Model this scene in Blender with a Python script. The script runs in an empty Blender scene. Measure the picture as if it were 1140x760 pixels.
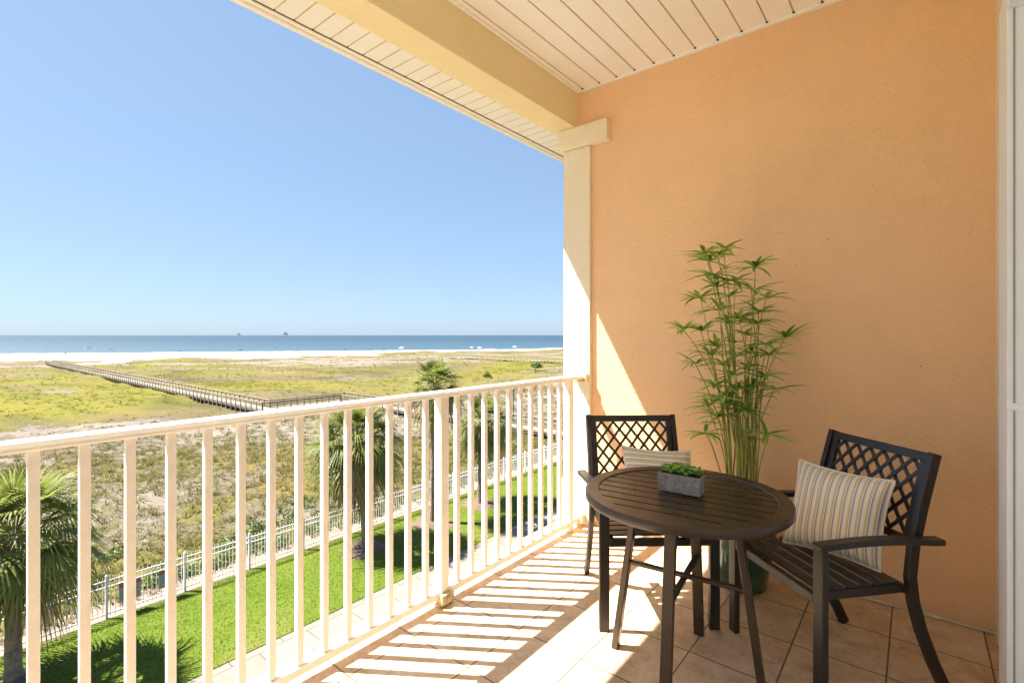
import bpy, bmesh, math, random
import numpy as np
from mathutils import Vector, Matrix, Euler, noise

# ------------------------------------------------------------------ camera, sky, sun, exposure
C = bpy.context.scene
COL = C.collection
R = math.radians
random.seed(7)

cam_d = bpy.data.cameras.new("camera")
cam_d.sensor_width = 36.0
cam_d.lens = 553.0 / 1140.0 * 36.0
cam_d.shift_y = -0.0061
cam_d.clip_start = 0.02
cam_d.clip_end = 120000
cam = bpy.data.objects.new("camera", cam_d)
COL.objects.link(cam)
cam.location = (0, 0, 1.35)
cam.rotation_euler = (R(90), 0, R(39.1))
C.camera = cam

SUN_DIR = Vector((1.0, 0.678, -1.85)).normalized()
world = bpy.data.worlds.new("World")
C.world = world
world.use_nodes = True
wn = world.node_tree
bg = wn.nodes["Background"]
sky = wn.nodes.new("ShaderNodeTexSky")
sky.sky_type = 'NISHITA'
sky.sun_disc = False
sky.sun_elevation = R(56.9)
sky.sun_rotation = math.atan2(-1.0, -0.678)
sky.altitude = 0
sky.air_density = 0.8
sky.dust_density = 0.6
sky.ozone_density = 8.0
gam = wn.nodes.new("ShaderNodeGamma")
gam.inputs[1].default_value = 0.42
wn.links.new(sky.outputs[0], gam.inputs[0])
tint = wn.nodes.new("ShaderNodeMix")
tint.data_type = 'RGBA'; tint.blend_type = 'MULTIPLY'
tint.inputs[0].default_value = 1.0
tint.inputs[7].default_value = (0.89, 1.05, 1.21, 1)
wn.links.new(gam.outputs[0], tint.inputs[6])
wn.links.new(tint.outputs[2], bg.inputs[0])
bg.inputs[1].default_value = 0.083

sun_l = bpy.data.lights.new("sun", 'SUN')
sun_l.energy = 4.2
sun_l.angle = R(0.53)
sun_l.color = (1.0, 0.93, 0.80)
sun_o = bpy.data.objects.new("sun", sun_l)
COL.objects.link(sun_o)
sun_o.rotation_euler = SUN_DIR.to_track_quat('-Z', 'Y').to_euler()
sun_o.location = (-20, -14, 40)

C.view_settings.view_transform = 'Standard'
C.view_settings.look = 'None'
C.view_settings.exposure = 2.3
C.view_settings.gamma = 1.0
C.view_settings.use_curve_mapping = False
C.render.engine = 'CYCLES'
C.cycles.max_bounces = 14
C.cycles.diffuse_bounces = 9
C.cycles.glossy_bounces = 5
C.cycles.transparent_max_bounces = 12
C.cycles.sample_clamp_indirect = 6.0
C.cycles.use_denoising = True
C.cycles.caustics_reflective = False
C.cycles.caustics_refractive = False

ZG = -8.15      # the ground; the balcony floor is z = 0

# ------------------------------------------------------------------ materials
def newmat(name):
    m = bpy.data.materials.new(name)
    m.use_nodes = True
    nt = m.node_tree
    return m, nt, nt.nodes["Principled BSDF"]

def nd(nt, kind, **kw):
    n = nt.nodes.new(kind)
    for k, v in kw.items():
        if k.startswith("i_"):
            key = k[2:]
            key = int(key) if key.isdigit() else key.replace("_", " ")
            n.inputs[key].default_value = v
        else:
            setattr(n, k, v)
    return n

def ramp(nt, fac, stops, interp='LINEAR'):
    r = nt.nodes.new("ShaderNodeValToRGB")
    r.color_ramp.interpolation = interp
    el = r.color_ramp.elements
    while len(el) < len(stops):
        el.new(0.5)
    for e, (p, c) in zip(el, stops):
        e.position = p
        e.color = c if len(c) == 4 else (*c, 1)
    if fac is not None:
        nt.links.new(fac, r.inputs[0])
    return r

def mixc(nt, fac, a, b, blend='MIX'):
    n = nt.nodes.new("ShaderNodeMix")
    n.data_type = 'RGBA'
    n.blend_type = blend
    for sock, v in ((n.inputs[0], fac), (n.inputs[6], a), (n.inputs[7], b)):
        if hasattr(v, "is_output"):
            nt.links.new(v, sock)
        elif isinstance(v, (int, float)):
            sock.default_value = v
        else:
            sock.default_value = (*v, 1) if len(v) == 3 else v
    return n.outputs[2]

def math_(nt, op, a, b=None, c=None):
    n = nt.nodes.new("ShaderNodeMath")
    n.operation = op
    for i, v in enumerate((a, b, c)):
        if v is None:
            continue
        if hasattr(v, "is_output"):
            nt.links.new(v, n.inputs[i])
        else:
            n.inputs[i].default_value = v
    return n.outputs[0]

def noise_(nt, scale, detail=4, rough=0.55, vec=None, dist=0.0):
    n = nd(nt, "ShaderNodeTexNoise", i_Scale=scale, i_Detail=detail, i_Roughness=rough, i_Distortion=dist)
    if vec is not None:
        nt.links.new(vec, n.inputs["Vector"])
    return n.outputs["Fac"]

def objco(nt):
    return nt.nodes.new("ShaderNodeTexCoord").outputs["Object"]

def bump(nt, bs, height, strength=0.5, dist=0.01, prev=None):
    b = nd(nt, "ShaderNodeBump", i_Strength=strength, i_Distance=dist)
    nt.links.new(height, b.inputs["Height"])
    if prev is not None:
        nt.links.new(prev, b.inputs["Normal"])
    nt.links.new(b.outputs[0], bs.inputs["Normal"])
    return b.outputs[0]

def plain(name, col, rough=0.6, var=0.12, vscale=6.0, bscale=0, bstr=0.2, bdist=0.004, metallic=0.0, spec=0.5):
    m, nt, bs = newmat(name)
    co = objco(nt)
    n = noise_(nt, vscale, 5, 0.6, co)
    dark = tuple(c * (1 - var) for c in col)
    lite = tuple(min(1, c * (1 + var)) for c in col)
    r = ramp(nt, n, [(0.3, dark), (0.7, lite)])
    nt.links.new(r.outputs[0], bs.inputs["Base Color"])
    bs.inputs["Roughness"].default_value = rough
    bs.inputs["Metallic"].default_value = metallic
    bs.inputs["Specular IOR Level"].default_value = spec
    if bscale:
        bump(nt, bs, noise_(nt, bscale, 4, 0.6, co), bstr, bdist)
    return m

def stucco(name, col, var=0.07):
    m, nt, bs = newmat(name)
    co = objco(nt)
    big = noise_(nt, 1.3, 7, 0.68, co, 0.4)
    fine = noise_(nt, 55, 4, 0.6, co)
    f = math_(nt, 'ADD', math_(nt, 'MULTIPLY', big, 0.65), math_(nt, 'MULTIPLY', fine, 0.35))
    r = ramp(nt, f, [(0.3, tuple(c * (1 - var) for c in col)), (0.7, tuple(min(1, c * (1 + var)) for c in col))])
    nt.links.new(r.outputs[0], bs.inputs["Base Color"])
    c = r.outputs[0]
    if name.startswith("orange"):
        mp = nd(nt, "ShaderNodeMapping")
        mp.inputs["Scale"].default_value = (4.0, 4.0, 0.28)
        nt.links.new(co, mp.inputs["Vector"])
        st = ramp(nt, noise_(nt, 1.0, 6, 0.65, mp.outputs[0], 0.3), [(0.50, (0, 0, 0)), (0.75, (1, 1, 1))])
        c = mixc(nt, math_(nt, 'MULTIPLY', st.outputs[0], 0.16), c, (0.74, 0.46, 0.26))
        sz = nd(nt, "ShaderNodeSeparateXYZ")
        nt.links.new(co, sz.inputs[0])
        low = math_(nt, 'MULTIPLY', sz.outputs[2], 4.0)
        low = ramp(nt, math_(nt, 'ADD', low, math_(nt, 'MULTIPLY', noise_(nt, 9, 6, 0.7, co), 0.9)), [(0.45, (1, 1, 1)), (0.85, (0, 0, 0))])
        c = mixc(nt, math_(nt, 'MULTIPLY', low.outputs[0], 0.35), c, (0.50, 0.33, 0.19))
    nt.links.new(c, bs.inputs["Base Color"])
    bs.inputs["Roughness"].default_value = 0.82
    bs.inputs["Specular IOR Level"].default_value = 0.3
    v = nd(nt, "ShaderNodeTexVoronoi", i_Scale=75.0)
    v.feature = 'SMOOTH_F1'
    nt.links.new(co, v.inputs["Vector"])
    h = math_(nt, 'ADD', math_(nt, 'MULTIPLY', v.outputs["Distance"], 0.8), noise_(nt, 130, 3, 0.6, co))
    bump(nt, bs, h, 0.6, 0.007)
    return m

M = {}
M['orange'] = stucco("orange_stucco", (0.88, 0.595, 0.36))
M['cream'] = stucco("cream_stucco", (0.86, 0.785, 0.62))
M['beam'] = stucco("beam_stucco", (0.87, 0.755, 0.46))
M['vinyl'] = plain("vinyl_ceiling", (0.90, 0.89, 0.87), 0.45, 0.03, 2.0)
M['vinyl_groove'] = plain("vinyl_groove", (0.60, 0.49, 0.36), 0.7, 0.1, 8)
M['soffit_groove'] = plain("soffit_groove", (0.66, 0.57, 0.44), 0.7, 0.1, 8)
M['dark_gap'] = plain("dark_gap", (0.06, 0.045, 0.03), 0.8)
M['soffit'] = plain("soffit_vinyl", (0.88, 0.85, 0.78), 0.45, 0.03, 2.0)
M['rail'] = plain("rail_paint", (0.86, 0.84, 0.80), 0.42, 0.06, 14.0, 90, 0.12, 0.002)
M['shoe'] = plain("rail_shoe", (0.50, 0.42, 0.28), 0.55, 0.25, 30, 60, 0.3, 0.003)
M['white'] = plain("white_frame", (0.80, 0.86, 0.92), 0.35, 0.02, 3.0)
M['seal'] = plain("grey_seal", (0.30, 0.30, 0.27), 0.6, 0.1, 10)
M['curtain'] = plain("curtain", (0.75, 0.72, 0.66), 0.9, 0.05, 3)
M['caulk'] = plain("caulk", (0.62, 0.54, 0.40), 0.8, 0.2, 20)

def dark_metal(name, col, r0=0.34, r1=0.46):
    m, nt, bs = newmat(name)
    co = objco(nt)
    n = noise_(nt, 9, 5, 0.6, co)
    r = ramp(nt, n, [(0.3, tuple(c * 0.8 for c in col)), (0.7, tuple(c * 1.25 for c in col))])
    nt.links.new(r.outputs[0], bs.inputs["Base Color"])
    rr = ramp(nt, noise_(nt, 25, 4, 0.6, co), [(0.3, (r0,) * 3), (0.7, (r1,) * 3)])
    nt.links.new(rr.outputs[0], bs.inputs["Roughness"])
    bs.inputs["Specular IOR Level"].default_value = 0.55
    bump(nt, bs, noise_(nt, 420, 2, 0.5, co), 0.08, 0.001)
    return m
M['bronze'] = dark_metal("bronze_metal", (0.019, 0.015, 0.013))
M['table'] = dark_metal("table_metal", (0.043, 0.028, 0.019), 0.26, 0.40)

# floor tiles
def tile_mat():
    m, nt, bs = newmat("floor_tile")
    co = objco(nt)
    mp = nd(nt, "ShaderNodeMapping")
    mp.inputs["Location"].default_value = (1.745 + 0.331 * 20, -1.455 + 0.335 * 20, 0)
    nt.links.new(co, mp.inputs["Vector"])
    br = nd(nt, "ShaderNodeTexBrick", i_Scale=1.0, i_Mortar_Size=0.0034, i_Mortar_Smooth=0.15, i_Bias=0.0)
    br.offset = 0.0
    br.squash = 1.0
    br.inputs["Brick Width"].default_value = 0.331
    br.inputs["Row Height"].default_value = 0.335
    br.inputs["Color1"].default_value = (0.0, 0.0, 0.0, 1)
    br.inputs["Color2"].default_value = (1, 1, 1, 1)
    nt.links.new(mp.outputs[0], br.inputs["Vector"])
    sep = nd(nt, "ShaderNodeSeparateColor")
    nt.links.new(br.outputs["Color"], sep.inputs[0])
    tone = sep.outputs[0]
    # each tile shifts the stone pattern
    off = nd(nt, "ShaderNodeVectorMath", operation='SCALE')
    cmb = nd(nt, "ShaderNodeCombineXYZ")
    nt.links.new(tone, cmb.inputs[2])
    nt.links.new(cmb.outputs[0], off.inputs[0])
    off.inputs["Scale"].default_value = 7.0
    add = nd(nt, "ShaderNodeVectorMath", operation='ADD')
    nt.links.new(co, add.inputs[0])
    nt.links.new(off.outputs[0], add.inputs[1])
    big = noise_(nt, 5.5, 7, 0.62, add.outputs[0], 0.8)
    fine = noise_(nt, 38, 5, 0.65, add.outputs[0], 0.4)
    f = math_(nt, 'ADD', math_(nt, 'MULTIPLY', big, 0.68), math_(nt, 'MULTIPLY', fine, 0.32))
    r = ramp(nt, f, [(0.32, (0.42, 0.27, 0.155)), (0.43, (0.58, 0.42, 0.28)), (0.54, (0.69, 0.54, 0.39)), (0.68, (0.77, 0.66, 0.53))])
    tv = ramp(nt, tone, [(0.0, (0.90, 0.89, 0.87)), (1.0, (1.05, 1.05, 1.05))])
    c = mixc(nt, 1.0, r.outputs[0], tv.outputs[0], 'MULTIPLY')
    stain = ramp(nt, noise_(nt, 17, 6, 0.7, co, 0.5), [(0.55, (0, 0, 0)), (0.70, (1, 1, 1))])
    c = mixc(nt, math_(nt, 'MULTIPLY', stain.outputs[0], 0.55), c, (0.24, 0.145, 0.08))
    c = mixc(nt, br.outputs["Fac"], c, (0.135, 0.095, 0.062))
    nt.links.new(c, bs.inputs["Base Color"])
    rr = ramp(nt, fine, [(0.3, (0.36,) * 3), (0.7, (0.56,) * 3)])
    nt.links.new(rr.outputs[0], bs.inputs["Roughness"])
    h = math_(nt, 'SUBTRACT', math_(nt, 'MULTIPLY', f, 0.25), br.outputs["Fac"])
    bump(nt, bs, h, 0.5, 0.003)
    return m
M['tile'] = tile_mat()

def paver_mat():
    m, nt, bs = newmat("paver")
    co = objco(nt)
    br = nd(nt, "ShaderNodeTexBrick", i_Scale=1.0, i_Mortar_Size=0.018, i_Mortar_Smooth=0.2, i_Bias=0.0)
    br.offset = 0.5
    br.inputs["Brick Width"].default_value = 1.5
    br.inputs["Row Height"].default_value = 0.95
    br.inputs["Color1"].default_value = (0.182, 0.1575, 0.1365, 1)
    br.inputs["Color2"].default_value = (0.21, 0.1855, 0.1645, 1)
    br.inputs["Mortar"].default_value = (0.084, 0.07, 0.0595, 1)
    rot = nd(nt, "ShaderNodeMapping")
    rot.inputs["Rotation"].default_value = (0, 0, R(90))
    nt.links.new(co, rot.inputs["Vector"])
    nt.links.new(rot.outputs[0], br.inputs["Vector"])
    n = noise_(nt, 1.7, 6, 0.65, co)
    c = mixc(nt, 1.0, br.outputs["Color"], ramp(nt, n, [(0.3, (0.86, 0.85, 0.84)), (0.7, (1.04, 1.04, 1.04))]).outputs[0], 'MULTIPLY')
    nt.links.new(c, bs.inputs["Base Color"])
    bs.inputs["Roughness"].default_value = 0.85
    bump(nt, bs, noise_(nt, 25, 4, 0.6, co), 0.3, 0.01)
    return m
M['paver'] = paver_mat()

def lawn_mat():
    m, nt, bs = newmat("lawn_turf")
    co = objco(nt)
    a = noise_(nt, 0.55, 5, 0.6, co)
    b = noise_(nt, 9, 6, 0.7, co)
    f = math_(nt, 'ADD', math_(nt, 'MULTIPLY', a, 0.5), math_(nt, 'MULTIPLY', b, 0.5))
    r = ramp(nt, f, [(0.32, (0.0495, 0.081, 0.0054)), (0.5, (0.0846, 0.1278, 0.009)), (0.68, (0.1215, 0.1548, 0.0216))])
    dry = ramp(nt, noise_(nt, 0.28, 6, 0.7, co, 0.6), [(0.52, (0, 0, 0)), (0.70, (1, 1, 1))])
    c = mixc(nt, math_(nt, 'MULTIPLY', dry.outputs[0], 0.55), r.outputs[0], (0.165, 0.155, 0.045))
    nt.links.new(c, bs.inputs["Base Color"])
    bs.inputs["Roughness"].default_value = 0.9
    bs.inputs["Specular IOR Level"].default_value = 0.2
    bump(nt, bs, noise_(nt, 30, 5, 0.7, co), 0.9, 0.04)
    return m
M['lawn'] = lawn_mat()

def leaf_mat(name, dark, mid, lite, scale=3.0, rough=0.5, trans=0.25):
    m, nt, bs = newmat(name)
    co = objco(nt)
    n = noise_(nt, scale, 4, 0.6, co)
    g = nd(nt, "ShaderNodeNewGeometry")
    f = math_(nt, 'ADD', math_(nt, 'MULTIPLY', n, 0.5), math_(nt, 'MULTIPLY', g.outputs["Random Per Island"], 0.5))
    r = ramp(nt, f, [(0.25, dark), (0.5, mid), (0.75, lite)])
    nt.links.new(r.outputs[0], bs.inputs["Base Color"])
    bs.inputs["Roughness"].default_value = rough
    bs.inputs["Specular IOR Level"].default_value = 0.4
    if trans:
        tr = nd(nt, "ShaderNodeBsdfTranslucent")
        nt.links.new(r.outputs[0], tr.inputs["Color"])
        mx = nd(nt, "ShaderNodeMixShader", i_0=trans)
        out = nt.nodes["Material Output"]
        nt.links.new(bs.outputs[0], mx.inputs[1])
        nt.links.new(tr.outputs[0], mx.inputs[2])
        nt.links.new(mx.outputs[0], out.inputs["Surface"])
    return m
M['palm'] = leaf_mat("palm_leaf", (0.098, 0.13, 0.024), (0.175, 0.21, 0.046), (0.27, 0.28, 0.088), 3.0, 0.5, 0.5)
M['palm_old'] = leaf_mat("palm_old_leaf", (0.105, 0.09, 0.0225), (0.195, 0.1575, 0.045), (0.285, 0.225, 0.09))
M['palm_dead'] = leaf_mat("palm_dead_leaf", (0.075, 0.0488, 0.0225), (0.15, 0.0975, 0.045), (0.2475, 0.1725, 0.09), trans=0.1)
M['grass'] = leaf_mat("grass_blade", (0.0612, 0.099, 0.0063), (0.1008, 0.144, 0.0108), (0.1395, 0.1755, 0.0225), 2.0, 0.7, 0.4)
M['dune_grass'] = leaf_mat("dune_grass_blade", (0.112, 0.108, 0.03), (0.162, 0.150, 0.046), (0.22, 0.195, 0.085), 0.5, 0.85, 0.5)
M['lime_grass'] = leaf_mat("lime_grass_blade", (0.12, 0.12, 0.016), (0.155, 0.15, 0.025), (0.19, 0.172, 0.04), 0.3, 0.8, 0.5)
M['shrub'] = leaf_mat("shrub_leaf", (0.042, 0.084, 0.0105), (0.091, 0.147, 0.021), (0.175, 0.217, 0.042), 2.0, 0.55, 0.2)
M['plant'] = leaf_mat("plant_leaf", (0.12, 0.26, 0.035), (0.30, 0.50, 0.085), (0.52, 0.66, 0.17), 9.0, 0.45, 0.3)
M['stem'] = plain("plant_stem", (0.33, 0.37, 0.09), 0.5, 0.35, 7)
M['succ'] = leaf_mat("succulent_leaf", (0.12, 0.32, 0.05), (0.26, 0.52, 0.09), (0.50, 0.68, 0.22), 40.0, 0.35, 0.2)
M['soil'] = plain("soil", (0.05, 0.035, 0.025), 0.95, 0.4, 60, 80, 0.6, 0.01)
M['mulch'] = plain("mulch", (0.133, 0.0945, 0.0665), 0.95, 0.4, 9, 30, 0.8, 0.05)
M['trunk'] = plain("palm_bark", (0.25, 0.20, 0.155), 0.9, 0.45, 5, 14, 0.9, 0.05)
M['fence'] = plain("white_fence_metal", (0.72, 0.68, 0.70), 0.75, 0.04, 3)
M['sandstrip'] = plain("sand_strip", (0.2079, 0.1638, 0.1291), 0.95, 0.25, 2.5, 20, 0.6, 0.03)
M['wood'] = plain("weathered_wood", (0.252, 0.2142, 0.1701), 0.85, 0.3, 1.2, 25, 0.3, 0.01)
M['deckwood'] = plain("deck_wood", (0.26, 0.222, 0.185), 0.85, 0.25, 2.0, 25, 0.3, 0.01)
M['signgrey'] = plain("sign_grey", (0.322, 0.329, 0.329), 0.6, 0.15, 6)
M['signred'] = plain("sign_red", (0.40, 0.07, 0.07), 0.6, 0.1, 6)
M['signdark'] = plain("sign_dark", (0.12, 0.12, 0.13), 0.6, 0.1, 6)
M['rig'] = plain("rig_steel_hazed", (0.16, 0.20, 0.25), 0.7, 0.15, 0.1)  # steel greyed towards blue: distance haze is put into the colour
M['blue_cloth'] = plain("blue_cloth", (0.012, 0.075, 0.21), 0.8, 0.1, 2)
M['navy_cloth'] = plain("navy_cloth", (0.02, 0.05, 0.14), 0.8, 0.1, 2)
M['white_cloth'] = plain("white_cloth", (0.42, 0.42, 0.43), 0.8, 0.05, 2)
M['pole'] = plain("pole_metal", (0.55, 0.55, 0.55), 0.5, 0.05, 2)
M['skin'] = plain("skin_dark", (0.26, 0.16, 0.11), 0.6, 0.1, 5)
M['swim'] = plain("swimwear", (0.04, 0.05, 0.12), 0.8, 0.1, 5)
M['bracket'] = plain("cream_bracket", (0.76, 0.67, 0.48), 0.5, 0.06, 10)

def pot_mat():
    m, nt, bs = newmat("green_glaze")
    co = objco(nt)
    r = ramp(nt, noise_(nt, 7, 5, 0.6, co), [(0.3, (0.006, 0.035, 0.022)), (0.55, (0.010, 0.075, 0.045)), (0.75, (0.03, 0.13, 0.075))])
    nt.links.new(r.outputs[0], bs.inputs["Base Color"])
    bs.inputs["Roughness"].default_value = 0.16
    bs.inputs["Coat Weight"].default_value = 0.5
    return m
M['pot'] = pot_mat()

def stone_mat():
    m, nt, bs = newmat("galvanised_grey")
    co = objco(nt)
    n1 = noise_(nt, 130, 5, 0.75, co)
    n2 = noise_(nt, 45, 4, 0.6, co, 0.6)
    f = math_(nt, 'ADD', math_(nt, 'MULTIPLY', n1, 0.6), math_(nt, 'MULTIPLY', n2, 0.4))
    r = ramp(nt, f, [(0.34, (0.12, 0.125, 0.14)), (0.5, (0.24, 0.25, 0.27)), (0.66, (0.42, 0.43, 0.46))])
    nt.links.new(r.outputs[0], bs.inputs["Base Color"])
    bs.inputs["Roughness"].default_value = 0.6
    bump(nt, bs, f, 0.5, 0.003)
    return m
M['stone'] = stone_mat()

def pillow_mat():
    m, nt, bs = newmat("striped_fabric")
    uv = nt.nodes.new("ShaderNodeTexCoord").outputs["UV"]
    sx = nd(nt, "ShaderNodeSeparateXYZ")
    nt.links.new(uv, sx.inputs[0])
    t = math_(nt, 'FRACT', math_(nt, 'MULTIPLY', sx.outputs[0], 12.0))
    cream = (0.80, 0.745, 0.64)
    r = ramp(nt, t, [(0.0, cream), (0.22, (0.60, 0.49, 0.31)), (0.50, cream), (0.60, (0.26, 0.30, 0.40)),
                     (0.72, (0.52, 0.40, 0.36)), (0.77, (0.50, 0.60, 0.64)), (0.83, cream)], 'CONSTANT')
    w = nd(nt, "ShaderNodeTexNoise", i_Scale=220.0, i_Detail=2.0)
    nt.links.new(uv, w.inputs["Vector"])
    c = mixc(nt, 1.0, r.outputs[0], ramp(nt, w.outputs["Fac"], [(0.3, (0.9, 0.9, 0.9)), (0.7, (1.06, 1.06, 1.06))]).outputs[0], 'MULTIPLY')
    nt.links.new(c, bs.inputs["Base Color"])
    bs.inputs["Roughness"].default_value = 0.92
    bs.inputs["Sheen Weight"].default_value = 0.2
    h = noise_(nt, 9, 3, 0.5, uv)
    b1 = bump(nt, bs, h, 0.35, 0.02)
    bump(nt, bs, w.outputs["Fac"], 0.25, 0.002, b1)
    return m
M['pillow'] = pillow_mat()
M['piping'] = plain("cream_piping", (0.74, 0.68, 0.58), 0.9, 0.05, 20)

# ------------------------------------------------------------------ mesh helpers
class MB:
    def __init__(self):
        self.v = []; self.f = []; self.mi = []
    def add(self, vs, fs, mi=0):
        o = len(self.v)
        self.v += [tuple(p) for p in vs]
        self.f += [tuple(i + o for i in f) for f in fs]
        self.mi += [mi] * len(fs)
    def box(self, x0, x1, y0, y1, z0, z1, mi=0, mat=None):
        vs = [Vector(p) for p in ((x0, y0, z0), (x1, y0, z0), (x1, y1, z0), (x0, y1, z0), (x0, y0, z1), (x1, y0, z1), (x1, y1, z1), (x0, y1, z1))]
        if mat is not None:
            vs = [mat @ p for p in vs]
        self.add(vs, [(3, 2, 1, 0), (4, 5, 6, 7), (0, 1, 5, 4), (1, 2, 6, 5), (2, 3, 7, 6), (3, 0, 4, 7)], mi)
    def sweep(self, pts, w, h, side=Vector((1, 0, 0)), mi=0):
        """rectangular section swept along points; w along 'side', h along the other"""
        pts = [Vector(p) for p in pts]
        rings = []
        for i, p in enumerate(pts):
            t = (pts[min(i + 1, len(pts) - 1)] - pts[max(i - 1, 0)]).normalized()
            s = (side - t * side.dot(t)).normalized()
            n = t.cross(s)
            ww = w[i] if isinstance(w, (list, tuple)) else w
            hh = h[i] if isinstance(h, (list, tuple)) else h
            rings.append([p + s * (a * ww / 2) + n * (b * hh / 2) for a, b in ((-1, -1), (1, -1), (1, 1), (-1, 1))])
        vs = [q for r in rings for q in r]
        fs = [(0, 1, 2, 3)]
        for i in range(len(rings) - 1):
            for k in range(4):
                a = i * 4 + k; b = i * 4 + (k + 1) % 4
                fs.append((b, a, a + 4, b + 4))
        e = (len(rings) - 1) * 4
        fs.append((e + 3, e + 2, e + 1, e))
        self.add(vs, fs, mi)
    def tube(self, pts, rad, n=6, mi=0, cap=True):
        pts = [Vector(p) for p in pts]
        rings = []
        ref = Vector((0.31, 0.87, 0.2)).normalized()
        for i, p in enumerate(pts):
            t = (pts[min(i + 1, len(pts) - 1)] - pts[max(i - 1, 0)]).normalized()
            s = t.cross(ref)
            if s.length < 1e-3:
                s = t.cross(Vector((1, 0, 0)))
            s.normalize(); q = t.cross(s)
            r = rad[i] if isinstance(rad, (list, tuple)) else rad
            rings.append([p + (s * math.cos(2 * math.pi * k / n) + q * math.sin(2 * math.pi * k / n)) * r for k in range(n)])
        vs = [q for r in rings for q in r]
        fs = []
        for i in range(len(rings) - 1):
            for k in range(n):
                a = i * n + k; b = i * n + (k + 1) % n
                fs.append((a, b, b + n, a + n))
        if cap:
            fs.append(tuple(range(n - 1, -1, -1)))
            fs.append(tuple((len(rings) - 1) * n + k for k in range(n)))
        self.add(vs, fs, mi)
    def lathe(self, prof, n=32, c=(0, 0, 0), mi=0):
        vs = []; fs = []
        for r, z in prof:
            for k in range(n):
                a = 2 * math.pi * k / n
                vs.append((c[0] + r * math.cos(a), c[1] + r * math.sin(a), c[2] + z))
        for i in range(len(prof) - 1):
            for k in range(n):
                a = i * n + k; b = i * n + (k + 1) % n
                fs.append((a, b, b + n, a + n))
        self.add(vs, fs, mi)
    def build(self, name, mats, parent=None, smooth=False, bevel=0, loc=None):
        me = bpy.data.meshes.new(name)
        me.from_pydata(self.v, [], self.f)
        if not isinstance(mats, (list, tuple)):
            mats = [mats]
        for m in mats:
            me.materials.append(m)
        if len(mats) > 1:
            me.polygons.foreach_set("material_index", self.mi)
        if smooth:
            me.polygons.foreach_set("use_smooth", [True] * len(me.polygons))
        me.update()
        o = bpy.data.objects.new(name, me)
        COL.objects.link(o)
        if parent is not None:
            o.parent = parent
        if loc is not None:
            o.location = loc
        if bevel:
            b = o.modifiers.new("bevel", 'BEVEL')
            b.width = bevel; b.segments = 2; b.limit_method = 'ANGLE'; b.angle_limit = R(40)
            b.harden_normals = False
        return o

def tag(o, label=None, cat=None, group=None, kind=None):
    if label: o['label'] = label
    if cat: o['category'] = cat
    if group: o['group'] = group
    if kind: o['kind'] = kind
    return o

def empty(name, loc=(0, 0, 0), rz=0.0, label=None, cat=None, group=None):
    o = bpy.data.objects.new(name, None)
    COL.objects.link(o)
    o.empty_display_size = 0.2
    o.location = loc
    o.rotation_euler = (0, 0, rz)
    return tag(o, label, cat, group)

def copy_tree(o, parent=None):
    c = o.copy()
    COL.objects.link(c)
    if parent is not None:
        c.parent = parent
    for ch in list(o.children):
        copy_tree(ch, c)
    return c

TH = R(39.1)
def ray_dir(u, v=None):
    """ground direction (per metre of depth) of a photo column"""
    t = (u - 570) / 553
    return Vector((math.cos(TH) * t - math.sin(TH), math.sin(TH) * t + math.cos(TH), 0))
def gpos(u, v, z=ZG):
    d = (1.35 - z) * 553 / (v - 373)
    p = ray_dir(u) * d
    return Vector((p.x, p.y, z))

# ------------------------------------------------------------------ terrain
NS = Vector((0.83, -0.56))          # inland normal of the shoreline
def s_of(x, y): return 0.83 * x - 0.56 * y
def sm(a, b, x):
    t = max(0.0, min(1.0, (x - a) / (b - a)))
    return t * t * (3 - 2 * t)
def fb(x, y, sc, seed=0.0, o=4):
    return noise.fractal(Vector((x * sc + seed, y * sc - seed, seed)), 1.0, 2.0, o)
def aniso(x, y, sl, sw, seed):
    a = (0.56 * x + 0.83 * y) * sl; s = s_of(x, y) * sw
    return noise.fractal(Vector((a + seed, s, seed)), 1.0, 2.0, 4)

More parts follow.
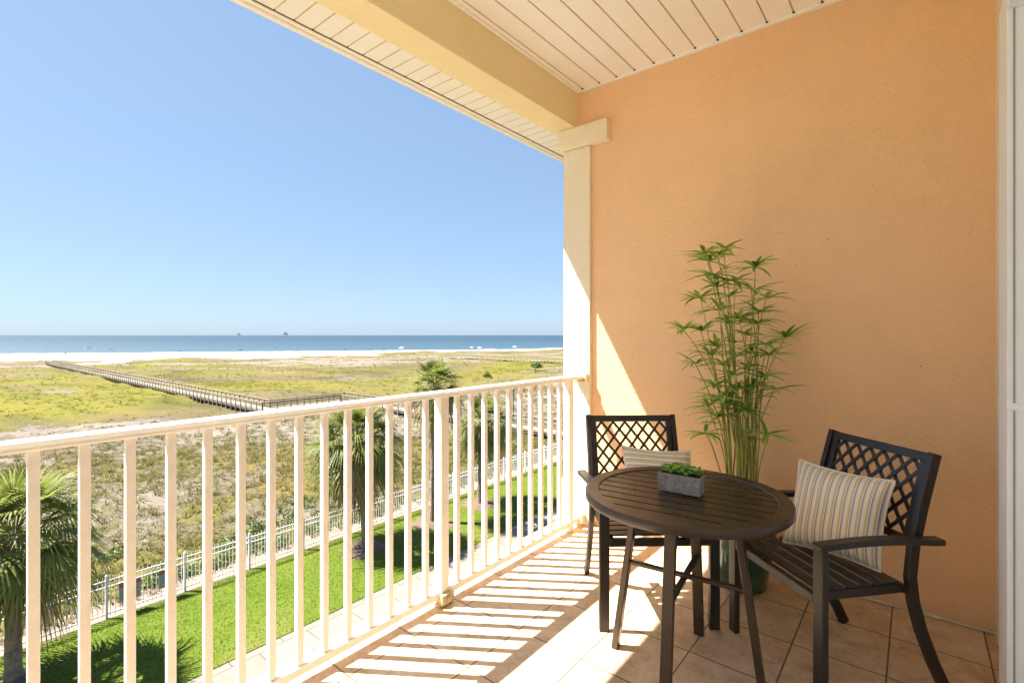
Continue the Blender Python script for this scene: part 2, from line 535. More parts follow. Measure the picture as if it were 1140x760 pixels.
def field(x, y):
    """lush, density, brown, beach of the dune field at a place"""
    s = s_of(x, y)
    sveg = -200 - 0.37 * (y - 10) + 24 * aniso(x, y, 0.03, 0.06, 3.1)
    beach = sm(6, -8, s - sveg)
    n = aniso(x, y, 0.012, 0.06, 9.7)
    n2 = aniso(x, y, 0.05, 0.16, 4.3)
    if y < 28.5:
        lush = sm(-66, -84, x + 7 * n + 4 * n2) * sm(-196, -168, x + 14 * n2)
        lush *= 1 - 0.9 * sm(0.18, 0.4, aniso(x, y, 0.014, 0.075, 21.0)) * sm(-95, -130, x)
        lush *= 0.75 + 0.5 * n2
        lush *= 1 - 0.95 * math.exp(-((x + 131 + 5 * n2) / 7) ** 2 - ((y - 14) / 15) ** 2)
        lush *= 1 - 0.55 * sm(-150, -172, x)
    else:
        pts = ((28, -114), (42, -102), (61, -86), (90, -84), (120, -96), (200, -120))
        xb = pts[-1][1]
        for (ya, xa), (yb, xb_) in zip(pts, pts[1:]):
            if ya <= y <= yb:
                xb = xa + (xb_ - xa) * (y - ya) / (yb - ya); break
        lush = math.exp(-((x - xb + 9 * n) / 7.5) ** 2) * (0.85 + 0.5 * n2)
        lush += 0.8 * math.exp(-((s + 175 + 10 * n2) / 7) ** 2) * sm(-0.1, 0.3, n)
    lush = max(0, min(1, lush))
    dens = 0.58 + 0.42 * n + 0.2 * n2
    dens += 0.10 * sm(-28, -22, x) - 0.30 * sm(-30, -36, x) * sm(-72, -56, x)
    dens = max(dens, 1.0 * lush)
    dens -= 0.30 * sm(-150, -190, s) * (0.7 - n)
    brown = sm(-0.05, 0.35, aniso(x, y, 0.015, 0.08, 33.0)) * (1 - lush)
    dens += 0.22 * sm(-60, -80, x) + 0.25 * n2 * sm(-60, -80, x)
    if x < -58 and x > -84 and y < 30:
        brown = max(brown, (1 - lush) * 0.9)
    dens *= 1 - beach
    return lush, max(0, min(1, dens)), brown, beach

def height(x, y):
    if x > -22.5:
        return ZG
    s = s_of(x, y)
    k = sm(-22.5, -32, x)
    h = 0.5 * k * fb(x, y, 0.09, 5.0, 4) + 0.16 * k * fb(x, y, 0.6, 8.0, 3)
    sveg = -200 - 0.37 * (y - 10)
    h += 1.1 * math.exp(-((s - sveg + 8) / 14) ** 2) * (0.5 + fb(x, y, 0.03, 2.0, 3))
    h -= 1.6 * sm(-312, -352, s)
    return ZG + h

def grid(a, b, st0, grow):
    out = [a]; st = st0
    while out[-1] > b:
        out.append(out[-1] - st); st *= grow
    return out
def build_ground():
    xs = [400, 100, 30, 0, -9, -21.0] + grid(-22.5, -420, 0.45, 1.011)[0:] + [-480, -700, -2000]
    ys = [-3000, -600, -200, -90, -60, -40, -30, -24, -18, -14, -10, -6, -3]
    y = 0.0; st = 0.5
    while y < 420:
        ys.append(y); y += st; st *= 1.010
    ys += [480, 700, 1500, 4000]
    nx, ny = len(xs), len(ys)
    V = []; attr = []
    for yy in ys:
        for xx in xs:
            V.append((xx, yy, height(xx, yy)))
            if xx <= -22.5 and yy > -100:
                attr += [*field(xx, yy)]
            else:
                attr += [0.0, 0.45, 0.2, 0.0]
    F = [(j * nx + i, (j + 1) * nx + i, (j + 1) * nx + i + 1, j * nx + i + 1) for j in range(ny - 1) for i in range(nx - 1)]
    F = [f[::-1] for f in F]
    me = bpy.data.meshes.new("ground")
    me.from_pydata(V, [], F)
    ca = me.attributes.new("cover", 'FLOAT_COLOR', 'POINT')
    ca.data.foreach_set("color", attr)
    me.polygons.foreach_set("use_smooth", [True] * len(me.polygons))
    m, nt, bs = newmat("dune_ground")
    at = nd(nt, "ShaderNodeAttribute", attribute_name="cover")
    sp = nd(nt, "ShaderNodeSeparateColor")
    nt.links.new(at.outputs["Color"], sp.inputs[0])
    lush, dens, brown = sp.outputs[0], sp.outputs[1], sp.outputs[2]
    beach = at.outputs["Alpha"]
    co = objco(nt)
    n1 = noise_(nt, 0.42, 8, 0.68, co, 0.4)
    n2 = noise_(nt, 3.4, 6, 0.7, co, 0.3)
    n3 = noise_(nt, 0.09, 5, 0.6, co)
    k = math_(nt, 'ADD', math_(nt, 'MULTIPLY', n1, 0.62), math_(nt, 'MULTIPLY', n2, 0.38))
    k = math_(nt, 'ADD', k, math_(nt, 'MULTIPLY', math_(nt, 'SUBTRACT', dens, 0.5), 0.42))
    mask = ramp(nt, k, [(0.44, (0, 0, 0)), (0.54, (1, 1, 1))])
    olive = ramp(nt, n2, [(0.3, (0.080, 0.073, 0.020)), (0.5, (0.125, 0.112, 0.034)), (0.72, (0.178, 0.158, 0.064))])
    brn = ramp(nt, n2, [(0.3, (0.0756, 0.0554, 0.0328)), (0.7, (0.1449, 0.1134, 0.0756))])
    lime = ramp(nt, math_(nt, 'ADD', math_(nt, 'MULTIPLY', n2, 0.6), math_(nt, 'MULTIPLY', n3, 0.4)), [(0.32, (0.0819, 0.0832, 0.0113)), (0.5, (0.1291, 0.1247, 0.0164)), (0.68, (0.167, 0.1512, 0.0328))])
    c = mixc(nt, math_(nt, 'MULTIPLY', brown, 0.85), olive.outputs[0], brn.outputs[0])
    c = mixc(nt, lush, c, lime.outputs[0])
    sand = ramp(nt, n1, [(0.3, (0.1485, 0.1242, 0.1062)), (0.7, (0.2205, 0.1962, 0.1746))])
    sand2 = ramp(nt, n1, [(0.3, (0.294, 0.28, 0.259)), (0.7, (0.364, 0.35, 0.3255))])
    sd = mixc(nt, beach, sand.outputs[0], sand2.outputs[0])
    mpz = nd(nt, "ShaderNodeMapping")
    mpz.inputs["Rotation"].default_value = (0, 0, -math.atan2(0.83, 0.56))
    mpz.inputs["Scale"].default_value = (0.022, 0.085, 1)
    nt.links.new(co, mpz.inputs["Vector"])
    zone = noise_(nt, 1.0, 7, 0.66, mpz.outputs[0], 0.5)
    zc = ramp(nt, zone, [(0.34, (0.58, 0.60, 0.62)), (0.47, (0.92, 0.94, 0.92)), (0.56, (1.06, 1.03, 1.0)), (0.68, (1.12, 0.92, 0.95))])
    c = mixc(nt, 1.0, c, zc.outputs[0], 'MULTIPLY')
    c = mixc(nt, mask.outputs[0], sd, c)
    nt.links.new(c, bs.inputs["Base Color"])
    bs.inputs["Roughness"].default_value = 0.95
    bs.inputs["Specular IOR Level"].default_value = 0.1
    bump(nt, bs, math_(nt, 'ADD', n2, mask.outputs[0]), 0.7, 0.12)
    me.materials.append(m)
    o = bpy.data.objects.new("ground", me)
    COL.objects.link(o)
    tag(o, "sandy dune field with patches of olive and lime grass running to a white beach", None, None, 'structure')
build_ground()

def build_sea():
    # sheet seaward of the shore, along the shore direction
    T = Vector((0.56, 0.83, 0)).normalized(); N = Vector((-0.83, 0.56, 0)).normalized()
    z = ZG - 0.55
    a = N * 300
    mb = MB()
    L = 60000
    ps = [a + T * -L, a + T * L, a + T * L + N * L, a + T * -L + N * L]
    mb.add([(p.x, p.y, z) for p in ps], [(0, 1, 2, 3)])
    m, nt, bs = newmat("sea_water")
    co = objco(nt)
    mp = nd(nt, "ShaderNodeMapping")
    mp.inputs["Rotation"].default_value = (0, 0, -math.atan2(0.83, 0.56))
    nt.links.new(co, mp.inputs["Vector"])
    sx = nd(nt, "ShaderNodeSeparateXYZ")
    nt.links.new(mp.outputs[0], sx.inputs[0])
    off = math_(nt, 'SUBTRACT', sx.outputs[1], 333.0)          # metres out from the shore
    mp2 = nd(nt, "ShaderNodeMapping")
    mp2.inputs["Scale"].default_value = (0.01, 0.045, 1)
    nt.links.new(mp.outputs[0], mp2.inputs["Vector"])
    band = noise_(nt, 1.0, 6, 0.6, mp2.outputs[0])
    depth = math_(nt, 'DIVIDE', off, 900.0)
    r = ramp(nt, math_(nt, 'ADD', depth, math_(nt, 'MULTIPLY', math_(nt, 'SUBTRACT', band, 0.5), 0.6)),
             [(0.0, (0.040, 0.080, 0.115)), (0.25, (0.028, 0.064, 0.100)), (0.9, (0.020, 0.048, 0.082))])
    nt.links.new(r.outputs[0], bs.inputs["Base Color"])
    bs.inputs["Roughness"].default_value = 0.5
    bs.inputs["Specular IOR Level"].default_value = 0.25
    h = noise_(nt, 0.35, 5, 0.65, co)
    bump(nt, bs, h, 1.0, 1.2)
    o = mb.build("sea", m)
    tag(o, "calm blue sea meeting a pale sky at the horizon", None, None, 'structure')
    # low breaking line of foam along the shore
    mb = MB(); pts = []
    n = 260
    for i in range(n + 1):
        t = -300 + 900 * i / n
        w = 1.2 * noise.noise(Vector((t * 0.02, 0, 0))) * 2
        wd = 1.6 + 1.2 * noise.noise(Vector((t * 0.11, 4, 0)))
        for e in (0, 1):
            p = T * t + N * (331.5 + w + (wd if e else 0))
            pts.append((p.x, p.y, z + 0.02 + 0.1 * e))
    mb.add(pts, [(2 * i, 2 * i + 2, 2 * i + 3, 2 * i + 1) for i in range(n)])
    tag(mb.build("foam", plain("sea_foam", (0.8, 0.82, 0.82), 0.8)), None, None, None, 'stuff')
build_sea()

# lawn, path, sand strip along the fence
FX = -21.05
mb = MB()
mb.box(-15.5, -4.0, -40, 140, ZG - 0.3, ZG + 0.008)
tag(mb.build("path", M['paver']), "pale paved walkway along the foot of the building", None, None, 'structure')
def edge(x, seed, amp):
    return [(x + amp * fb(0, y * 1.0, 0.9, seed, 3), y) for y in np.arange(-40, 140.1, 0.5)]
la = edge(FX + 0.18, 1.0, 0.11); lb = [(-15.5, y) for _, y in la]
mb = MB()
zt = ZG + 0.03
vs = []
for (xa, y), (xb, _) in zip(la, lb):
    vs += [(xa, y, ZG - 0.05), (xa, y, zt), (xb, y, zt), (xb, y, ZG - 0.05)]
fs = []
for i in range(len(la) - 1):
    a = i * 4; b = a + 4
    fs += [(a, b, b + 1, a + 1)[::-1], (a + 1, b + 1, b + 2, a + 2)[::-1], (a + 2, b + 2, b + 3, a + 3)[::-1]]
mb.add(vs, fs)
tag(mb.build("lawn", M['lawn']), "bright green mown lawn strip between the white fence and the walkway", None, None, 'structure')
mb = MB()
mb.box(FX - 1.3, FX + 0.5, -40, 140, ZG - 0.2, ZG + 0.01)
tag(mb.build("sand_strip", M['sandstrip']), "bare pinkish sand strip under the white fence", None, None, 'structure')

def blades(name, n, region, mat, lab, h=(0.02, 0.05), w=0.012):
    v = []; f = []
    rng = random.Random(5)
    for i in range(n):
        x, y = region(rng)
        a = rng.random() * 6.283; hh = rng.uniform(*h); ln = rng.uniform(-.6, .6) * hh; ln2 = rng.uniform(-.6, .6) * hh
        ca, sa = math.cos(a) * w, math.sin(a) * w
        k = len(v)
        v += [(x - ca, y - sa, zt), (x + ca, y + sa, zt), (x + ln, y + ln2, zt + hh)]
        f.append((k, k + 1, k + 2))
    mb = MB(); mb.v = v; mb.f = f; mb.mi = [0] * len(f)
    return tag(mb.build(name, mat), lab, None, None, 'stuff')
blades("lawn_grass", 40000, lambda r: (r.uniform(FX + 0.25, -15.45), 1 + 34 * r.random() ** 1.3), M['grass'], "short blades of bright green lawn grass")

# ------------------------------------------------------------------ dune vegetation (nobody could count it)
def clump(v, f, x, y, z, h, rad, nb, rng, w):
    for k in range(nb):
        a = rng.random() * 6.283
        r0 = rad * 0.4 * rng.random()
        bx, by = x + math.cos(a) * r0, y + math.sin(a) * r0
        out = rad * rng.uniform(0.3, 1.1); hh = h * rng.uniform(0.5, 1.1)
        ww = w * rng.uniform(0.6, 1.3)
        ca, sa = -math.sin(a) * ww, math.cos(a) * ww
        ox, oy = math.cos(a) * out, math.sin(a) * out
        i = len(v)
        v += [(bx - ca, by - sa, z), (bx + ca, by + sa, z), (bx + ox * .45 + ca * .8, by + oy * .45 + sa * .8, z + hh * .7),
              (bx + ox * .45 - ca * .8, by + oy * .45 - sa * .8, z + hh * .7), (bx + ox, by + oy, z + hh)]
        f += [(i, i + 1, i + 2, i + 3), (i + 3, i + 2, i + 4)]
def build_clumps():
    rng = random.Random(11)
    va, fa, vb, fb_ = [], [], [], []
    n = 0
    while n < 19000:
        near = rng.random()
        if near < 0.62:
            x = rng.uniform(-62, -21.8); y = rng.uniform(-2, 75)
        else:
            x = rng.uniform(-215, -60); y = rng.uniform(-10, 170)
        if abs(y - 28.4) < 1.9 and x < -58: continue
        lush, dens, brown, beach = field(x, y)
        k = 0.5 + 0.5 * fb(x, y, 0.45, 12.0, 3)
        far = x < -70
        if rng.random() > 0.15 + dens * k * 1.3 or beach > 0.9: continue
        if far and lush < 0.5 and (lush > 0.2 or rng.random() < 0.6): continue
        if lush > 0.5:
            clump(vb, fb_, x, y, height(x, y) - 0.03, rng.uniform(.15, .28), rng.uniform(.4, .7), 9, rng, 0.04)
        else:
            big = rng.random() < 0.12
            clump(va, fa, x, y, height(x, y) - 0.03, rng.uniform(.16, .30) * (1.5 if big else 1), rng.uniform(.25, .55) * (1.3 if big else 1), 16 if big else 10, rng, 0.04 if far else 0.02)
        n += 1
    for nm, v, f, mt, lab in (("dune_grass", va, fa, M['dune_grass'], "olive and straw coloured grass clumps scattered over the dune sand"),
                              ("meadow_grass", vb, fb_, M['lime_grass'], "lime green marsh grass of the low meadow")):
        mb = MB(); mb.v = v; mb.f = f; mb.mi = [0] * len(f)
        tag(mb.build(nm, mt), lab, None, None, 'stuff')
build_clumps()

def leafball(mb, c, r, n, rng, sz, flat=0.8):
    for i in range(n):
        d = Vector((rng.gauss(0, 1), rng.gauss(0, 1), abs(rng.gauss(0, 1)) * flat)).normalized()
        p = Vector(c) + Vector((d.x * r, d.y * r, d.z * r * 0.9)) * (rng.random() ** 0.4)
        a = Vector((rng.gauss(0, 1), rng.gauss(0, 1), rng.gauss(0, .6))).normalized()
        b = a.cross(Vector((rng.gauss(0, 1), rng.gauss(0, 1), rng.gauss(0, 1)))).normalized()
        s = sz * rng.uniform(.6, 1.3)
        mb.add([p - a * s, p + b * s * .4, p + a * s, p - b * s * .4], [(0, 1, 2, 3)])
def scrub():
    """low scrub hugging the dune side of the fence"""
    rng = random.Random(3)
    mb = MB()
    for i in range(330):
        x = -22.2 - 5.5 * rng.random() ** 1.6; y = rng.uniform(0, 48)
        if fb(x, y, 0.3, 6.0, 3) < -0.12: continue
        r = rng.uniform(.22, .6)
        leafball(mb, (x, y, height(x, y)), r, int(120 * r) + 20, rng, 0.09)
    tag(mb.build("scrub", M['shrub']), "low yellow green scrub along the dune side of the fence", None, None, 'stuff')
scrub()
def shrub(p, r, n, lab, seed):
    rng = random.Random(seed)
    root = empty("shrub", p, 0, lab, "shrub", "shrubs in the dune field")
    mb = MB()
    for k in range(5):
        leafball(mb, (rng.uniform(-.6, .6) * r, rng.uniform(-.6, .6) * r, r * rng.uniform(.2, .7)), r * .75, n, rng, 0.12 * r + 0.06)
    mb.build("foliage", M['shrub'], root)
    mb = MB()
    for k in range(4):
        mb.tube([(0, 0, -.1), (rng.uniform(-.3, .3) * r, rng.uniform(-.3, .3) * r, r * .8)], [.05, .02], 5)
    mb.build("stem", M['trunk'], root)
p = gpos(596, 413); shrub((p.x, p.y, height(p.x, p.y)), 1.7, 170, "rounded bright green shrub in the dunes below the far boardwalk", 1)
p = gpos(540, 419); shrub((p.x, p.y, height(p.x, p.y)), 1.1, 120, "small dark upright shrub standing alone in the yellow dune grass", 2)

# ------------------------------------------------------------------ palms
def frond(mb, base, az, el, L, pet, droop, rng, mi, nseg=24, wid=0.035):
    """costapalmate leaf: petiole, short arching rib and a fan of narrow drooping segments"""
    d = Vector((math.cos(az) * math.cos(el), math.sin(az) * math.cos(el), math.sin(el)))
    side = Vector((-math.sin(az), math.cos(az), 0))
    up = side.cross(d) * -1
    if up.z < 0: up = -up
    tip = base + d * pet + Vector((0, 0, -pet * 0.12))
    mid = base + d * pet * .5
    mb.tube([base, mid, tip], [.022, .017, .012], 4, mi, False)
    dd = (d + Vector((0, 0, -0.25))).normalized()
    up2 = side.cross(dd) * -1
    if up2.z < 0: up2 = -up2
    roll = rng.uniform(-.35, .35)
    side2 = side * math.cos(roll) + up2 * math.sin(roll)
    for k in range(nseg):
        t = (k + .5) / nseg * 2 - 1
        a = t * 1.85
        sd = dd * math.cos(a) + side2 * math.sin(a) + up2 * (0.22 * abs(math.sin(a)))
        sd.normalize()
        ln = L * (1 - 0.32 * abs(t) ** 1.5) * rng.uniform(.85, 1.08)
        o = tip + dd * (0.12 * L * (1 - abs(t)))
        wv = sd.cross(up2)
        if wv.length < .01: continue
        wv.normalize()
        dr = droop * rng.uniform(.6, 1.5)
        pts = []
        for q, wq in ((0, .35), (.3, 1.0), (.62, .8), (.85, .45), (1.0, .06)):
            pp = o + sd * (ln * q) + Vector((0, 0, -1)) * (dr * ln * max(0, q - .25) ** 2)
            pts.append((pp, wv * (wid * wq)))
        vs = []
        for pp, w_ in pts:
            vs += [pp - w_, pp + w_]
        mb.add(vs, [(2 * i, 2 * i + 1, 2 * i + 3, 2 * i + 2) for i in range(4)], mi)
    return

def palm(base, H, rad, lab, seed, nf=46, lean=(0, 0), trunk_r=0.17, dead=12):
    rng = random.Random(seed)
    base = Vector(base)
    root = empty("palm_tree", base, 0, lab, "palm tree", "sabal palms on the lawn")
    top = Vector((lean[0], lean[1], H - rad * 0.95))
    mb = MB()
    n = 26
    pts = []; rr = []
    for i in range(n + 1):
        t = i / n
        pts.append((top.x * t ** 1.5, top.y * t ** 1.5, -0.2 + (top.z + 0.2) * t))
        r = trunk_r * (1.25 - .35 * min(1, t * 6)) * (1 + 0.07 * rng.uniform(-1, 1))
        if t > .8: r *= 1 + 1.1 * (t - .8)
        rr.append(r)
    mb.tube(pts, rr, 14)
    mb.build("trunk", M['trunk'], root, True)
    cr = MB(); dm = MB()
    ga = 2.39996
    for i in range(nf):
        t = i / (nf - 1)
        el = R(82) - R(128) * t ** 0.9 + rng.uniform(-.14, .14)
        az = i * ga + rng.uniform(-.2, .2)
        b = top + Vector((math.cos(az) * .12, math.sin(az) * .12, 0.30 * (1 - t) - .05))
        pet = rad * rng.uniform(.42, .58) * (0.75 + .3 * t)
        L = rad * rng.uniform(.46, .58)
        mi = 0 if (t < .68 or rng.random() < .5) else 1
        frond(cr, b, az, el, L, pet, 0.35 + 1.2 * t, rng, mi, 34, 0.0105 * rad + .004)
    for i in range(dead):
        az = rng.random() * 6.283
        el = R(rng.uniform(-78, -40))
        b = top + Vector((math.cos(az) * .15, math.sin(az) * .15, -.15))
        frond(dm, b, az, el, rad * .42, rad * rng.uniform(.3, .5), 1.4, rng, 0, 16, 0.013 * rad + .004)
    cr.build("crown", [M['palm'], M['palm_old']], root)
    if dead:
        dm.build("dead_frond_skirt", M['palm_dead'], root)
    # mulch ring
    return root
palm((-19.25, 1.95, ZG), 6.2, 2.35, "stout palm at the left edge, the nearest one, its crown cut by the frame", 21, 46, (0.0, 0.0), 0.2, 12)
palm((-18.9, 12.98, ZG), 7.0, 2.45, "full rounded palm behind the railing left of the thick middle post", 22, 54, (-.65, -.03), 0.16, 16)
palm((-19.0, 20.5, ZG), 6.35, 1.9, "dark green palm seen through the railing just right of the thick middle post", 23, 48, (0.1, 0.2), 0.18, 12)
palm((-19.0, 17.0, ZG), 8.45, 1.65, "tallest palm whose crown rises above the handrail", 24, 40, (.1, .1), 0.17, 26)
for i, (x, y, r_, sd) in enumerate(((-18.9, 12.9, 1.0, 1), (-19.0, 17.0, 0.95, 2), (-19.0, 20.5, 1.0, 3), (-19.2, 2.0, .6, 4))):
    mb = MB(); vs = [(0, 0, .1)]; k = 28
    for j in range(k):
        a = 2 * math.pi * j / k
        q = r_ * (1 + .15 * noise.noise(Vector((math.cos(a) * 1.5, math.sin(a) * 1.5, sd * 3.3))))
        vs.append((math.cos(a) * q * .55, math.sin(a) * q * .55, .085))
    for j in range(k):
        a = 2 * math.pi * j / k
        q = r_ * (1 + .45 * noise.noise(Vector((math.cos(a) * 2.2, math.sin(a) * 2.2, sd * 1.3))) + .12 * noise.noise(Vector((math.cos(a) * 9, math.sin(a) * 9, sd))))
        vs.append((math.cos(a) * q, math.sin(a) * q, .0))
    fs = [(0, 1 + j, 1 + (j + 1) % k) for j in range(k)] + [(1 + j, 1 + k + j, 1 + k + (j + 1) % k, 1 + (j + 1) % k) for j in range(k)]
    mb.add(vs, fs)
    tag(mb.build("mulch", M['mulch'], None, True, 0, (x, y, zt + .004)), "ring of brown mulch around a palm trunk on the lawn", None, "mulch rings", 'stuff')

# ------------------------------------------------------------------ white picket fence
def fence():
    root = empty("picket_fence", (FX, 0, ZG), 0, "white metal picket fence between the lawn and the dunes", "fence")
    H = 1.4
    bay = 2.3
    y0 = 4.35 - 2.3 * 3
    pm = MB()
    pm.box(-.035, .035, -.035, .035, -.3, H + .04)
    pm.add([(-.04, -.04, H + .04), (.04, -.04, H + .04), (.04, .04, H + .04), (-.04, .04, H + .04), (0, 0, H + .09)],
           [(0, 1, 4), (1, 2, 4), (2, 3, 4), (3, 0, 4), (3, 2, 1, 0)])
    post = pm.build("post", M['fence'], root)
    pn = MB()
    n = 17
    for k in range(n):
        y = .035 + (bay - .07) * (k + .5) / n
        pn.box(-.010, .010, y - .010, y + .010, .10, H - .02)
        pn.add([(-.010, y - .010, H - .02), (.010, y - .010, H - .02), (.010, y + .010, H - .02), (-.010, y + .010, H - .02), (0, y, H + .03)],
               [(0, 1, 4), (1, 2, 4), (2, 3, 4), (3, 0, 4)])
    for z in (.17, H - .34, H - .13):
        pn.box(-.017, .017, .036, bay - .036, z - .018, z + .018)
    panel = pn.build("fence_panel", M['fence'], root)
    nb = 24
    for i in range(nb + 1):
        p = post if i == 0 else post.copy()
        if i: COL.objects.link(p)
        p.parent = root; p.location = (0, y0 + bay * i, 0)
        if i < nb:
            q = panel if i == 0 else panel.copy()
            if i: COL.objects.link(q)
            q.parent = root; q.location = (0, y0 + bay * i, 0)
fence()
def fence_sign(y, z, w, h, lab):
    root = empty("notice_board", (FX + .045, y, ZG + z), 0, lab, "sign", "notices on the fence")
    mb = MB(); mb.box(-.008, .008, -w / 2, w / 2, 0, h); mb.build("board", M['signgrey'], root)
    mb = MB(); mb.box(.0085, .013, -w / 2 + .02, w / 2 - .02, h * .74, h * .94); mb.build("red_heading", M['signred'], root)
    mb = MB()
    rng = random.Random(int(y * 10))
    for k in range(5):
        zz = h * (.62 - .12 * k)
        x = -w / 2 + .05
        while x < w / 2 - .1:
            l = rng.uniform(.03, .09)
            mb.box(.0085, .012, x, min(w / 2 - .04, x + l), zz - .012, zz + .014)
            x += l + .025
    mb.build("lettering", M['signdark'], root)
fence_sign(4.98, .42, .62, .66, "grey notice with a red heading, the one further left on the white fence")
fence_sign(6.10, .42, .58, .66, "grey notice with a red heading, the one beside the fence post on the right")

# ------------------------------------------------------------------ boardwalks
def boardwalk():
    root = empty("boardwalk", (-58, 28, ZG), 0, "long weathered wooden boardwalk with handrails crossing the dunes to the beach", "boardwalk")
    O = Vector((-58, 28, ZG))
    path = [Vector((-213, 29.6, 0)), Vector((-66.5, 27.7, 0)), Vector((-60.6, 27.7, 0)), Vector((-60.6, 38, 0)), Vector((-22.0, 38.0, 0))]
    segs = [(path[0], path[2]), (path[2], path[3]), (path[3], path[4])]
    W = 1.65; ZD = .6; HR = 1.0
    deck = MB(); joist = MB(); posts = []
    rails = []
    rng = random.Random(2)
    for a, b in segs:
        d = (b - a); L = d.length; d.normalize()
        n = Vector((-d.y, d.x, 0))
        mt = Matrix(((d.x, n.x, 0, a.x - O.x), (d.y, n.y, 0, a.y - O.y), (0, 0, 1, 0), (0, 0, 0, 1)))
        x = -W / 2 if a is not path[0] else 0
        end = L + W / 2 - .01 if b is not path[4] else L
        while x < end - .28:
            deck.box(x, x + .27, -W / 2, W / 2, ZD - .05, ZD + rng.uniform(-.006, .006), 0, mt)
            x += .285
        for s in (-1, 1):
            joist.box(0, L, s * (W / 2 - .1) - .04, s * (W / 2 - .1) + .04, ZD - .28, ZD - .055, 0, mt)
            k = int(L / 1.5)
            rl = MB()
            st = 0 if a is path[0] else (-s if a is path[3] else s) * W / 2
            en = L + (-s * W / 2 if b is path[2] else (s * W / 2 if b is path[3] else 0))
            rl.box(st, en, s * W / 2 - .075, s * W / 2 + .075, ZD + HR - .045, ZD + HR, 0, mt)
            for zz in (.55, .87):
                rl.box(st, en, s * (W / 2 + .03) - .02, s * (W / 2 + .03) + .02, ZD + zz - .06, ZD + zz + .03, 0, mt)
            rails.append(rl)
            for i in range(k + 1):
                t = st + .05 + (en - st - .1) * i / k
                posts.append(mt @ Vector((t, s * (W / 2 - .02), 0)))
    deck.build("deck", M['deckwood'], root)
    joist.build("joist", M['wood'], root)
    for rl in rails:
        rl.build("handrail", M['wood'], root)
    posts.sort(key=lambda p: (p + O).xy.length)
    pm = MB(); pm.box(-.06, .06, -.06, .06, -.4, ZD + HR - .05)
    first = None
    for p in posts[:98]:
        q = pm.build("post", M['wood'], root) if first is None else first.copy()
        if first is None: first = q
        else: COL.objects.link(q); q.parent = root
        q.location = p
    mb = MB()
    for p in posts[98:]:
        mb.box(p.x - .06, p.x + .06, p.y - .06, p.y + .06, -.4, ZD + HR - .05)
    o = mb.build("post", M['wood'], root); o['kind'] = 'stuff'
boardwalk()
def far_boardwalk():
    root = empty("boardwalk", (-120, 142, ZG), 0, "distant grey boardwalk beside the column, low over the dunes near the beach", "boardwalk")
    mb = MB(); mb.box(-30, 62, -1, 1, .6, .7); mb.build("deck", M['deckwood'], root)
    for s in (-1, 1):
        mb = MB()
        mb.box(-30, 62, s - .06, s + .06, 1.55, 1.62); mb.box(-30, 62, s - .03, s + .03, 1.1, 1.2)
        mb.build("handrail", M['wood'], root)
    first = None
    for i in range(31):
        for s in (-1, 1):
            if first is None:
                mb = MB(); mb.box(-.06, .06, -.06, .06, -1.2, 1.55)
                q = first = mb.build("post", M['wood'], root)
            else:
                q = first.copy(); COL.objects.link(q); q.parent = root
            q.location = (-29.5 + 3 * i, s, 0)
far_boardwalk()
# dark lamp pole beside the near boardwalk
p = gpos(571.7, 478)
root = empty("path_pole", p, 0, "thin dark pole standing beside the boardwalk beyond the fence", "pole")
mb = MB(); mb.tube([(0, 0, -.2), (0, 0, 3.9)], [.06, .05], 8); mb.build("shaft", M['signdark'], root)
mb = MB(); mb.lathe([(.001, 4.15), (.12, 4.1), (.14, 3.95), (.06, 3.88), (.001, 3.88)], 10); mb.build("cap", M['signdark'], root)

# ------------------------------------------------------------------ beach and sea things
def beach_spot(u, s=-322.0):
    d = ray_dir(u)
    k = s / (0.83 * d.x - 0.56 * d.y)
    p = d * k
    return Vector((p.x, p.y, height(p.x, p.y)))
def umbrella_proto(mat, name="beach_umbrella"):
    root = empty(name)
    mb = MB()
    prof = [(.02, 2.35), (.45, 2.26), (.9, 2.05), (1.2, 1.82), (1.17, 1.80), (.88, 2.01), (.44, 2.22), (.02, 2.31)]
    mb.lathe(prof, 8); mb.build("canopy", mat, root)
    mb = MB(); mb.tube([(0, 0, -.2), (0, 0, 2.45)], .025, 6); mb.build("pole", M['pole'], root)
    return root
def tent_proto(mat):
    root = empty("canopy_tent")
    mb = MB()
    mb.add([(-1.5, -1.5, 2.1), (1.5, -1.5, 2.1), (1.5, 1.5, 2.1), (-1.5, 1.5, 2.1), (0, 0, 3.0),
            (-1.5, -1.5, 1.8), (1.5, -1.5, 1.8), (1.5, 1.5, 1.8), (-1.5, 1.5, 1.8)],
           [(0, 1, 4), (1, 2, 4), (2, 3, 4), (3, 0, 4), (5, 6, 1, 0), (6, 7, 2, 1), (7, 8, 3, 2), (8, 5, 0, 3)])
    mb.build("canopy", mat, root)
    for sx in (-1, 1):
        for sy in (-1, 1):
            mb = MB(); mb.box(sx * 1.44 - .03, sx * 1.44 + .03, sy * 1.44 - .03, sy * 1.44 + .03, -.2, 1.9); mb.build("leg", M['pole'], root)
    return root
proto = {}
def put(kind, mat, u, sc, lab, s=-322.0):
    key = (kind, mat)
    if key not in proto:
        proto[key] = o = umbrella_proto(M[mat]) if kind == 'u' else tent_proto(M[mat])
    else:
        o = copy_tree(proto[key])
    o.location = beach_spot(u, s)
    o.scale = (sc, sc, sc)
    o.rotation_euler = (0, 0, u * 1.3)
    tag(o, lab, "beach umbrella" if kind == 'u' else "canopy tent", "umbrellas and tents along the beach")
put('u', 'blue_cloth', 97, 1.5, "largest bright blue beach umbrella, above the far end of the boardwalk")
put('u', 'navy_cloth', 121.5, 1.0, "dark beach umbrella next right of the large bright blue one, left of its pair", -320)
put('u', 'navy_cloth', 125.5, .8, "small dark beach umbrella, right one of a close pair left on the beach")
